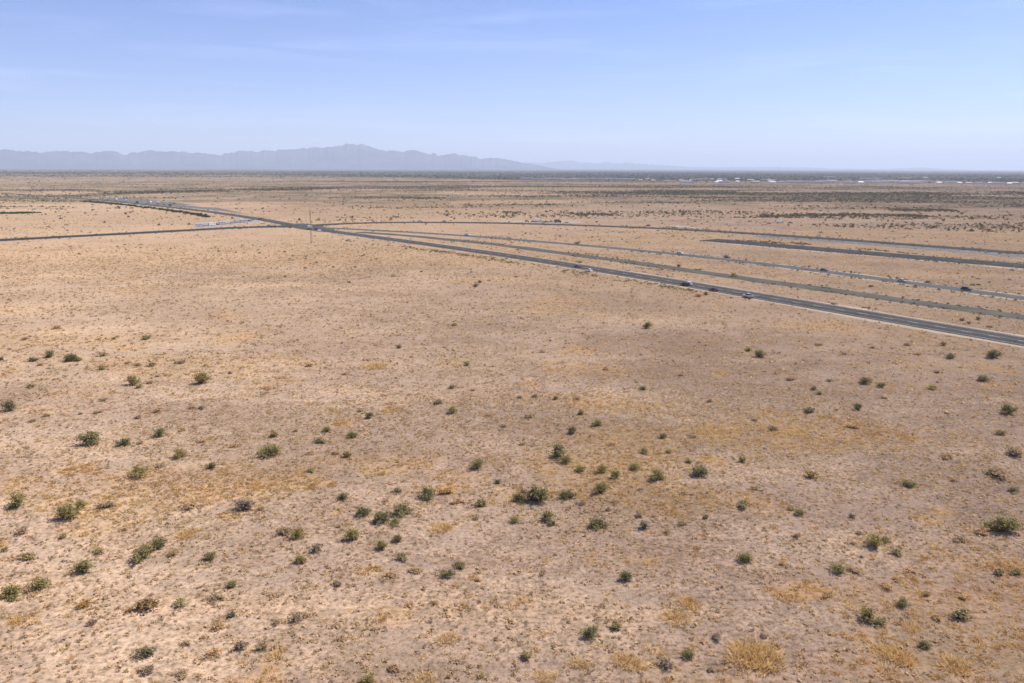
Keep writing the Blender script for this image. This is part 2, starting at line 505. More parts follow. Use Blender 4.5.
def flat_strip(name, P, width, z, mat, shift, dash=None, parent=None):
    """painted line, optionally dashed"""
    C = offset_line(P, shift * K)
    T = np.gradient(C, axis=0); T /= np.linalg.norm(T, axis=1)[:, None]
    Nn = np.stack([T[:, 1], -T[:, 0]], 1)
    V = []; Fc = []
    step = 10.0
    for i in range(len(C) - 1):
        if dash:
            k = len(V); f = dash / step
            a, b = C[i], C[i] + (C[i + 1] - C[i]) * f
        else:
            k = len(V); a, b = C[i], C[i + 1]
        na, nb = Nn[i] * width / 2, Nn[i + 1] * width / 2
        V += [(*(a - na), z), (*(a + na), z), (*(b + nb), z), (*(b - nb), z)]
        Fc.append((k, k + 1, k + 2, k + 3))
    return mk_obj(name, mk_mesh(name, V, Fc), mat, parent)

rn, rm, rt, rf_, rk, rl = (ROADS[k] for k in ('near', 'mid', 'track', 'far', 'dark', 'left'))
ribbon('road_shoulder', rn, 13.4, .060, M['shoulder'], 1.5, 0, 'pale gravel shoulder beside the nearest highway', 'shoulder', wob=3.2)
near_o = ribbon('highway', rn, 11.0, .200, M['asphalt'], .6, 0, 'nearest and widest grey highway running from lower right to the junction', 'road')
flat_strip('edge_line', rn, .22, .212, M['white_line'], 4.6, None, near_o)
flat_strip('edge_line', rn, .22, .212, M['white_line'], -4.6, None, near_o)
flat_strip('centre_line', rn, .24, .212, M['yellow_line'], 0.25, None, near_o)
flat_strip('lane_line', rn, .24, .213, M['white_line'], -0.25, 4.0, near_o)
ribbon('road_shoulder', rm, 11.0, .050, M['shoulder'], 1.5, 0, 'pale gravel shoulder beside the middle highway', 'shoulder', wob=2.4, seed=3)
mid_o = ribbon('highway', rm, 8.6, .180, M['asphalt_old'], .5, 0, 'worn paler highway running parallel behind the nearest one', 'road')
flat_strip('edge_line', rm, .2, .192, M['white_line'], 3.7, None, mid_o)
flat_strip('edge_line', rm, .2, .192, M['white_line'], -3.7, None, mid_o)
flat_strip('lane_line', rm, .22, .193, M['yellow_line'], 0, 4.0, mid_o)
ribbon('gravel_track', rt, 8.6, .085, M['track'], 1.2, 0, 'dark gravel track in the median between the two nearest highways', 'track', wob=1.8, seed=5)
ribbon('gravel_apron', rf_[:int(len(rf_) * .55)], 18.0, .045, M['apron'], 1.5, -12.5, 'wide grey gravel apron along the far highway', 'apron', wob=2.5, seed=7)
far_o = ribbon('highway', rf_, 13.0, .170, M['asphalt_dark'], .8, 0, 'far dark highway crossing the plain behind the others', 'road')
flat_strip('lane_line', rf_, .22, .183, M['white_line'], 0, 4.0, far_o)
ribbon('road_shoulder', rk, 21.0, .042, M['shoulder'], 1.5, -3.5, 'pale gravel shoulder beside the very dark road', 'shoulder', wob=5, seed=9)
dark_o = ribbon('road', rk, 19.0, .150, M['asphalt_dark'], 1.0, 0, 'very dark freshly paved road between middle and far highways', 'road')
flat_strip('lane_line', rk, .22, .163, M['white_line'], 0, 4.0, dark_o)
ribbon('road_shoulder', rl, 22.0, .038, M['shoulder'], 1.5, 1.5, 'pale gravel shoulder beside the road from the left edge', 'shoulder', wob=5, seed=11)
left_o = ribbon('road', rl, 15.5, .160, M['asphalt_dark'], .8, 0, 'dark two lane road coming from the left edge to the junction', 'road')
flat_strip('lane_line', rl, .22, .173, M['yellow_line'], 0, 4.0, left_o)

def patch(name, pix, mat, z, label, cat):
    g = [ground_at(*p) for p in pix]
    V = [(x, y, z) for x, y in g] + [(x, y, -.05) for x, y in g]
    n = len(g)
    Fc = [tuple(range(n))] + [(i, (i + 1) % n, (i + 1) % n + n, i + n) for i in range(n)]
    o = mk_obj(name, mk_mesh(name, V, Fc), mat)
    tag(o, label, cat, kind='structure')
patch('gravel_lot', [(193, 227.9), (230, 225.5), (262, 222.6), (264, 219.0), (240, 220.6), (216, 223.4), (195, 225.6)], M['gravel'], .105, 'pale gravel lot where trucks and trailers park by the left road', 'parking lot')
patch('junction_paving', [(280, 224.8), (300, 229.2), (325, 232.0), (336, 230.6), (322, 226.0), (305, 223.2)], M['asphalt_old'], .12, 'pale grey paving of the highway junction', 'paving')
patch('gravel_lot', [(672, 226.3), (682, 225.8), (700, 228.2), (706, 229.2), (690, 228.4)], M['gravel'], .07, 'small pale gravel lot beside the far highway', 'parking lot')
patch('gravel_lot', [(78, 199.6), (120, 197.6), (160, 200.8), (215, 207.2), (248, 214.2), (215, 210.2), (160, 205.0), (118, 201.8)], M['apron'], .05, 'wide grey gravel verge beside the highway at far left', 'verge')
patch('gravel_lot', [(500, 222.0), (580, 223.2), (584, 221.6), (540, 220.6), (505, 220.4)], M['gravel'], .07, 'pale gravel yard with parked vehicles beside the far highway', 'yard')
P = line([(-40, 198.6), (0, 198.6), (35, 198.9), (70, 199.6), (95, 200.5)], 20)
ribbon('gravel_track', P, 8, .06, M['track'], 1.5, 0, 'thin dark track leaving the highway towards the left edge', 'track')

# ------------------------------------------------------------------ plants
def leafs(pts, size, rg, flat=0.5):
    """one small triangle pair (a bent leaf clump) at each point"""
    n = len(pts)
    a = rg.normal(size=(n, 3)); a /= np.linalg.norm(a, axis=1)[:, None]
    b = rg.normal(size=(n, 3)); b -= (b * a).sum(1)[:, None] * a; b /= np.linalg.norm(b, axis=1)[:, None]
    s = size * (0.55 + 0.9 * rg.random(n))[:, None]
    v0 = pts - a * s; v1 = pts + b * s * .6; v2 = pts + a * s; v3 = pts - b * s * .6
    V = np.stack([v0, v1, v2, v3], 1).reshape(-1, 3)
    k = np.arange(n)[:, None] * 4
    T = np.concatenate([k + [[0, 1, 2]], k + [[0, 2, 3]]], 0)
    return V, T

def make_bush(rg, h=0.8, nst=26, nleaf=1500, size=.05, spread=1.0, open_=0.35):
    """unit-wide shrub: stems fan out from the root, leaf clumps sit on the outer two thirds"""
    ends = []
    subs = rg.integers(2, 5)
    cent = [(0, 0)] + [(rg.normal() * .16, rg.normal() * .16) for _ in range(subs)]
    for i in range(nst):
        az = rg.random() * 2 * math.pi
        el = math.radians(rg.uniform(12, 88))
        L = 0.5 * (0.72 + 0.38 * rg.random())
        cx, cy = cent[i % len(cent)]
        ends.append((cx * .5, cy * .5, cx + math.cos(el) * math.cos(az) * L * spread * .8, cy + math.cos(el) * math.sin(az) * L * spread * .8, math.sin(el) * L * 2 * h * .95 + .03))
    ends = np.array(ends)
    wgt = 0.4 + rg.random(nst); wgt /= wgt.sum()
    idx = rg.choice(nst, nleaf, p=wgt)
    t = np.clip(rg.beta(2.2, 1.3, nleaf), .08, 1.0)
    base = np.column_stack([ends[idx, 0], ends[idx, 1], np.zeros(nleaf)])
    tip = ends[idx, 2:5]
    p = base + (tip - base) * t[:, None]
    p[:, 2] += 0.05 * np.sin(t * 3.1)
    p += rg.normal(size=p.shape) * (0.035 + 0.05 * t)[:, None] * np.array([1, 1, .8])
    p[:, 2] = np.abs(p[:, 2]) + .01
    V, T = leafs(p, size, rg)
    tint = np.repeat(np.clip(0.25 + .5 * wgt[idx] / wgt.max() + rg.normal(size=nleaf) * .18, 0, 1), 4)
    # stems: thin three sided tapered sticks
    SV = []; ST = []
    for e in ends:
        b = np.array([e[0] * .3, e[1] * .3, -.03]); q = e[2:5]
        mid = (b + q) / 2 + np.array([0, 0, .04])
        for (a, c, r0, r1) in ((b, mid, .014, .010), (mid, q, .010, .004)):
            d = (c - a) / (np.linalg.norm(c - a) + 1e-9)
            u = np.cross(d, [0.3, .2, 1]); u /= np.linalg.norm(u); w = np.cross(d, u)
            k = len(SV)
            for rr_, o_ in ((r0, a), (r1, c)):
                for j in range(3):
                    an = j * 2.094
                    SV.append(o_ + (u * math.cos(an) + w * math.sin(an)) * rr_)
            for j in range(3):
                jn = (j + 1) % 3
                ST += [(k + j, k + jn, k + 3 + jn), (k + j, k + 3 + jn, k + 3 + j)]
    return (V, T, tint), (np.array(SV), np.array(ST))

def make_grass(rg, n=60, h=.5, spread=.5, lean=.5, wid=.02):
    """unit-wide clump of dry blades"""
    az = rg.random(n) * 2 * math.pi; rr_ = np.sqrt(rg.random(n)) * spread
    bx = np.cos(az) * rr_; by = np.sin(az) * rr_
    la = rg.random(n) * 2 * math.pi; ll = rg.random(n) * lean * h
    hh = h * (.45 + .7 * rg.random(n)) * (1 - .5 * rr_ / spread)
    b = np.column_stack([bx, by, np.zeros(n) - .01])
    tp = b + np.column_stack([np.cos(la) * ll + bx * .35, np.sin(la) * ll + by * .35, hh])
    wa = rg.random(n) * 2 * math.pi
    w_ = np.column_stack([np.cos(wa), np.sin(wa), np.zeros(n)]) * wid * (.6 + .8 * rg.random(n))[:, None]
    V = np.stack([b - w_, b + w_, tp], 1).reshape(-1, 3)
    T = np.arange(n * 3).reshape(n, 3)
    return V, T, np.repeat(np.clip(.5 + rg.normal(size=n) * .25, 0, 1), 3)

def make_mound(rg, n=26, h=.5, size=.13):
    """unit-wide low scrub mound made of twiggy flakes"""
    az = rg.random(n) * 2 * math.pi
    el = np.arcsin(rg.random(n) ** .8)
    r_ = .5 * (.45 + .55 * rg.random(n) ** .5)
    p = np.column_stack([np.cos(az) * np.cos(el) * r_, np.sin(az) * np.cos(el) * r_, np.abs(np.sin(el)) * r_ * 2 * h + .02])
    V, T = leafs(p, size, rg)
    V[:, 2] = np.maximum(V[:, 2], -.02)
    return V, T, np.repeat(np.clip(.5 + rg.normal(size=n) * .15, 0, 1), 4)

def bake(name, protos, X, Y, Z, S, SZ, tint, mat, label, cat, pick=None):
    n = len(X)
    pick = rng.integers(0, len(protos), n) if pick is None else pick
    rot = rng.random(n) * 2 * math.pi
    Vs, Ts, Cs = [], [], []
    off = 0
    for k, (pv, pt, pc) in enumerate(protos):
        i = np.where(pick == k)[0]
        if len(i) == 0: continue
        c, s = np.cos(rot[i])[:, None], np.sin(rot[i])[:, None]
        x = (pv[None, :, 0] * c - pv[None, :, 1] * s) * S[i][:, None] + X[i][:, None]
        y = (pv[None, :, 0] * s + pv[None, :, 1] * c) * S[i][:, None] + Y[i][:, None]
        z = pv[None, :, 2] * SZ[i][:, None] + Z[i][:, None]
        V = np.stack([x, y, z], -1).reshape(-1, 3)
        T = (pt[None] + (np.arange(len(i)) * len(pv))[:, None, None]).reshape(-1, 3) + off
        C = np.clip(tint[i][:, None] + (pc[None] - .5) * .5, 0, 1).ravel()
        off += len(V)
        Vs.append(V); Ts.append(T); Cs.append(C)
    me = np_mesh(name, np.vstack(Vs), np.vstack(Ts), {'tint': np.concatenate(Cs)})
    o = mk_obj(name, me, mat)
    tag(o, label, cat, kind='stuff')
    return o

def sector_points(n, r0, r1, half=37.5):
    """points spread evenly over the ground between two distances"""
    r_ = np.sqrt(rng.random(n) * (r1 * r1 - r0 * r0) + r0 * r0)
    a = np.radians((rng.random(n) * 2 - 1) * half)
    return np.sin(a) * r_, np.cos(a) * r_

g1 = np.random.default_rng(11)
GR = [make_grass(g1, 40, .6, .5, .6, .055) for _ in range(6)]
GRS = [make_grass(g1, 14, .6, .5, .6, .11) for _ in range(6)]
MD = [make_mound(g1, 26, .5, .12) for _ in range(8)]
MDS = [make_mound(g1, 12, .36, .24) for _ in range(8)]
MDX = [make_mound(g1, 4, .45, .40) for _ in range(8)]
MDF = [make_mound(g1, 8, .40, .34) for _ in range(8)]

# near low scrub
parts_ = []
def ring(x, y, r0, r1):
    r_ = np.hypot(x, y) / K
    return sstep(r0, r0 * 1.45, r_) * (1 - sstep(r1 / 1.45, r1, r_)) if r0 > 60 else 1 - sstep(r1 / 1.45, r1, r_)

def gather(n, r0, r1, dens, smin, smax, half=38):
    x, y = sector_points(n, r0 * K, r1 * K, half)
    smin *= K; smax *= K
    keep = rng.random(n) < dens(x, y)
    x, y = x[keep], y[keep]
    rd = road_dist(x, y)
    k = rd > 11.0
    x, y, rd = x[k], y[k], rd[k]
    s = smin + (smax - smin) * rng.random(len(x)) ** 2.4
    return x, y, height(x, y, rd), s

d_scrub = lambda x, y: np.clip(.40 + .40 * scrub(x, y), 0, 1) * (.25 + .75 * sstep(.35, .6, fbm(x, y, 2.2, 93, 2)))
for nm, n, r0, r1, a, b, pr in (('low_scrub', 260000, 48, 200, .09, .60, MDS), ('low_scrub', 240000, 138, 520, .18, .95, MDF), ('low_scrub', 110000, 360, 1100, .3, 1.1, MDX)):
    x, y, z, s = gather(n, r0, r1, lambda x, y: d_scrub(x, y) * ring(x, y, r0, r1), a, b)
    t = np.clip(.54 + .22 * rng.normal(size=len(x)) + .25 * (fbm(x, y, 25, 97, 2) - .5), 0, .93)
    t[rng.random(len(x)) < .05] = 1.0
    bake(nm, pr, x, y, z, s, s * (.55 + .5 * rng.random(len(x))), t, M['low'], 'tiny dry grey brown scrub tufts scattered over the soil', 'low scrub')

# golden grass
d_gold = lambda x, y: np.clip(straw(x, y) ** 1.3 * 1.3, 0, 1) * (.4 + .6 * sstep(.4, .6, fbm(x, y, 1.8, 99, 2))) + .03
for n, r0, r1, a, b, pr in ((150000, 48, 190, .2, .95, GR), (220000, 131, 450, .3, 1.1, GRS), (110000, 310, 900, .5, 1.5, GRS)):
    x, y, z, s = gather(n, r0, r1, lambda x, y: d_gold(x, y) * ring(x, y, r0, r1), a, b)
    t = np.clip(.42 + .25 * rng.normal(size=len(x)) + .9 * (fbm(x, y, 18, 101, 2) - .5), 0, 1)
    bake('dry_grass', pr, x, y, z, s, s * (.5 + .4 * rng.random(len(x))), t, M['gold'], 'patches of golden dry grass tufts across the desert', 'dry grass')

# scattered brush of the middle distance and far plain
d_mid = lambda x, y: np.clip(.05 + .95 * sstep(.50, .68, fbm(x, y, 150, 111, 4)), 0, 1)
x, y, z, s = gather(4500, 300, 800, d_mid, .6, 1.9, 40)
bake('desert_brush', MDS, x, y, z, s, s * .8, np.clip(.5 + .3 * rng.normal(size=len(x)), 0, 1), M['farbrush'], 'small dark bushes dotted over the middle distance', 'brush')
d_far = lambda x, y: np.clip(.05 + .95 * sstep(.50, .60, .6 * fbm(x * .35, y, 330, 121, 5, .6) + .4 * fbm(x * .4, y, 90, 125, 4)), 0, 1)
x, y, z, s = gather(230000, 640, 2600, d_far, 1.0, 3.4, 40)
bake('desert_brush', MDX, x, y, z, s, s * .75, np.clip(.45 + .3 * rng.normal(size=len(x)), 0, 1), M['farbrush'], 'distant brush belts lying in streaks across the far plain', 'brush')
x, y, z, s = gather(110000, 2400, 8000, lambda x, y: np.clip(.06 + .94 * sstep(.48, .57, fbm(x * .4, y, 800, 123, 6, .6)), 0, 1), 3, 8, 40)
bake('desert_brush', MDX, x, y, z, s, s * .6, np.clip(.35 + .3 * rng.normal(size=len(x)), 0, 1), M['farbrush'], 'farthest dark brush near the horizon', 'brush')

# belts of trees and brush read off the photograph
def belt(pix, depth, n, s0, s1, hs, mat, label, nm='brush_belt', jit=None):
    depth *= K; s0 *= K; s1 *= K
    g = np.array([ground_at(*p) for p in pix])
    L = np.linalg.norm(np.diff(g, axis=0), axis=1); cum = np.concatenate([[0], np.cumsum(L)])
    t = rng.random(n) * cum[-1]
    x = np.interp(t, cum, g[:, 0]); y = np.interp(t, cum, g[:, 1])
    x = x + rng.normal(size=n) * depth * .25; y = y + rng.normal(size=n) * depth * .5
    k = (fbm(x, y, depth * 2.5 + 20, 131, 3) > .42) & (road_dist(x, y) > 10.5)
    x, y = x[k], y[k]
    s = s0 + (s1 - s0) * rng.random(len(x)) ** 1.5
    bake(nm, MDS, x, y, height(x, y), s, s * hs, np.clip(.4 + .3 * rng.normal(size=len(x)), 0, 1), mat, label, 'brush' if nm != 'far_trees' else 'trees')
belt([(560,191.6),(640,192.2),(768,193.2),(900,194.2),(1040,193.0)], 90, 3400, 3, 8, .55, M['farbrush'], 'long dark belt of trees crossing the far right plain')
belt([(120,193.5),(190,191.3),(256,189.8),(330,188.6)], 90, 1500, 3, 7, .6, M['farbrush'], 'dark belt of brush across the far left plain')
belt([(760,217),(800,215.6),(860,214.6),(905,216.0),(935,216.5)], 24, 650, 1.6, 4, .7, M['farbrush'], 'green brush line on the right behind the far highway')
belt([(900,210.5),(930,210.2),(1024,211.5)], 30, 600, 1.8, 4.5, .7, M['farbrush'], 'green brush belt at the right edge of the plain')
belt([(960,205),(1030,205)], 25, 180, 2, 4, .6, M['farbrush'], 'short far brush line near the right edge')
belt([(84,201.6),(108,203.4),(130,205.6),(165,210),(195,214.3),(210,217.0)], 7, 900, 1.6, 3.8, .8, M['trees'], 'dark green brush row lining the highway at far left')
belt([(300,195.5),(380,197.5),(440,198.5)], 40, 500, 2, 4.5, .6, M['farbrush'], 'brown brush belt in the centre of the far plain')
belt([(500,212),(560,213.5),(615,215)], 18, 380, 1.4, 3.2, .7, M['farbrush'], 'rust brown brush line behind the far highway')
belt([(-10,213.6),(16,213.3),(33,213.1)], 10, 420, 1.8, 3.4, .8, M['trees'], 'short dark hedge like brush row at the left edge')
belt([(345,240),(400,246.5),(450,253),(520,264),(560,270),(700,292)], 5, 420, .8, 2.2, .6, M['olive'], 'olive weeds along the near edge of the nearest highway')
belt([(640,268),(700,274),(740,280),(800,289)], 5, 120, .8, 1.8, .6, M['olive'], 'olive weeds along the dark gravel track')
belt([(730,240.5),(800,243.5),(860,249),(930,254)], 7, 260, .9, 2.2, .6, M['farbrush'], 'olive weeds between the far highway and the dark road')
belt([(620,225.5),(660,227),(720,230)], 5, 120, .8, 2, .6, M['farbrush'], 'weeds along the far highway')

for key, n_ in (('near', 1500), ('mid', 1200), ('track', 1200), ('far', 900), ('dark', 900), ('left', 700)):
    P_ = ROADS[key]; half_ = {'near': 8.0, 'mid': 6.0, 'track': 4.2, 'far': 8.5, 'dark': 11.5, 'left': 9.0}[key] * K
    i_ = rng.integers(1, len(P_) - 1, n_)
    t_ = P_[i_] - P_[i_ - 1]; t_ /= np.linalg.norm(t_, axis=1)[:, None]
    nn = np.stack([t_[:, 1], -t_[:, 0]], 1) * rng.choice([-1, 1], n_)[:, None]
    p_ = P_[i_] + t_ * rng.random((n_, 1)) * 10 + nn * (half_ - 1.5 + np.abs(rng.normal(size=(n_, 1))) * 3.5)
    k = (fbm(p_[:, 0], p_[:, 1], 40, 141, 3) > .45) & (p_[:, 1] > 60)
    p_ = p_[k]; s = .5 + 1.5 * rng.random(len(p_)) ** 2
    rd_ = road_dist(p_[:, 0], p_[:, 1])
    k2 = rd_ > half_ - 2.5 * K
    p_, s, rd_ = p_[k2], s[k2], rd_[k2]
    bake('roadside_weeds', MDS, p_[:, 0], p_[:, 1], height(p_[:, 0], p_[:, 1], rd_), s, s * .7, np.clip(.5 + .3 * rng.normal(size=len(s)), 0, 1), M['farbrush'], 'ragged weeds along the edges of a desert road', 'weeds')

# town trees
n = 15000
x, y = sector_points(n, 2700 * K, 9000 * K, 42)
k = rng.random(n) < np.clip(town(x, y), 0, 1)
x, y = x[k], y[k]
s = 9 + 18 * rng.random(len(x)) ** 2
bake('far_trees', MDF, x, y, np.zeros(len(x)), s, 6 + 6 * rng.random(len(x)), rng.random(len(x)), M['trees'], 'dark band of town trees along the far right horizon', 'trees')

# ------------------------------------------------------------------ individual shrubs
BUSH_BIG = []
BUSH_SMALL = []
g2 = np.random.default_rng(23)
for k in range(10):
    lf, st = make_bush(g2, .36 + .20 * g2.random(), int(g2.integers(16, 40)), int(g2.integers(900, 1700)), .034, 1.0)
    BUSH_BIG.append((lf, st))
for k in range(8):
    lf, st = make_bush(g2, .42 + .12 * g2.random(), 18, 420, .055, 1.0)
    BUSH_SMALL.append((lf, st))
big_me = [(np_mesh('foliage', *a[:2], {'tint': a[2]}), np_mesh('stem', *b)) for a, b in BUSH_BIG]
small_me = []
for a, b in BUSH_SMALL:
    V = np.vstack([a[0], b[0]]); T = np.vstack([a[1], b[1] + len(a[0])])
    small_me.append(np_mesh('shrub', V, T, {'tint': np.concatenate([a[2], np.zeros(len(b[0]))])}))
gold_me = []
for k in range(5):
    V, T, c = make_grass(g2, 300, .30, .55, .9, .016)
    gold_me.append(np_mesh('grass_clump', V, T, {'tint': c}))
for a, b in big_me:
    a.materials.append(M['green']); b.materials.append(M['stem'])
for a in small_me: a.materials.append(M['brown'])
for a in gold_me: a.materials.append(M['gold'])

# (x, y of the root, width) in the photograph; kind: g green, o olive, d dry brown, k dark grey, r rusty, y golden grass
LAND = [  # landmarks with the phrase that names them
 (531,503,26,'g','the largest bush of the central cluster'),
 (400,517,21,'g','the tall right bush of the three joined left of centre'),
 (86,447,20,'g','the dark dense bush alone at upper left foreground'),
 (66,362,15,'g','the widest bush of the distant row near the left edge'),
 (7,412,14,'g','the wide dark bush at the left edge midway down'),
 (198,385,18,'g','the flat wide bush with yellow grass beside it at left'),
 (268,457,25,'g','the wide low bright green bush left of centre'),
 (135,479,20,'g','the rounded bush left of the big golden patch'),
 (64,522,21,'g','the dense round bush in the left foreground'),
 (77,576,21,'g','the round bush in the lower left foreground'),
 (137,565,22,'g','the large nearer bush of the pair at lower left'),
 (6,600,20,'g','the pale green bush at the left edge near the bottom'),
 (12,509,19,'g','the yellowish green bush beside gold grass at the left edge'),
 (207,562,14,'g','the isolated dark upright bush at lower left'),
 (295,540,18,'g','the green bush next to a dry brown bush left of centre'),
 (353,541,19,'g','the low spreading bush below the three joined bushes'),
 (362,518,17,'g','the round bush just left of the three joined bushes'),
 (426,500,21,'g','the bush with orange grass at its right left of centre'),
 (476,470,15,'g','the upright feathery bush standing alone above centre cluster'),
 (557,458,22,'g','the wide dark bush at the top of the central cluster'),
 (598,496,19,'g','the dark bush with a long left shadow in the cluster'),
 (597,530,21,'g','the pale green spreading bush below the central cluster'),
 (659,482,19,'g','the low greyish green bush right of the central cluster'),
 (698,477,22,'g','the darkest dense bush right of the central cluster'),
 (589,640,20,'g','the bright green bush near the bottom centre'),
 (628,582,16,'g','the upright bright bush in the lower centre'),
 (747,563,17,'g','the small bright rounded bush in the lower right half'),
 (841,575,18,'g','the spiky green bush above the long golden grass strip'),
 (878,549,18,'g','the green bush with an olive neighbour at lower right'),
 (873,625,21,'g','the upright bluish green bush at lower right'),
 (1000,535,26,'g','the large spreading bush at the right edge foreground'),
 (912,488,13,'g','the small compact bush alone in the right foreground'),
 (995,359,13,'g','the round bush nearest the highway at the right edge'),
 (987,382,13,'g','the dark bush second below the highway at the right edge'),
 (1010,415,15,'g','the dark bush third below the highway at the right edge'),
 (859,411,11,'g','the small dark bush in the right middle ground'),
 (868,385,14,'g','the flat left bush of the pair in the right middle ground'),
 (810,414,13,'o','the pale olive bush in the right middle ground'),
 (761,358,12,'g','the right bush of the distant pair right of centre'),
 (647,329,12,'g','the lone dark bush in the open upper middle ground'),
 (453,413,13,'g','the compact dark bush alone near the picture centre'),
 (644,390,10,'g','the small bush in bare soil right of centre'),
 (598,427,12,'g','the dark round bush above the central cluster'),
 (326,433,12,'g','the dark bush left of centre in the middle ground'),
 (157,438,14,'g','the tufted bush right of the dark dense one at left'),
 (455,326,7,'g','the tiny dark bush high in the open middle ground'),
 (689,659,16,'g','the grey green bush near the bottom right of centre'),
 (448,579,18,'g','the bush in the lower centre left of the open soil'),
 (476,287,8,'k','the dark twin bush just below the nearest highway'),
 (577,244,7,'g','the dark bush at the edge of the middle highway'),
]
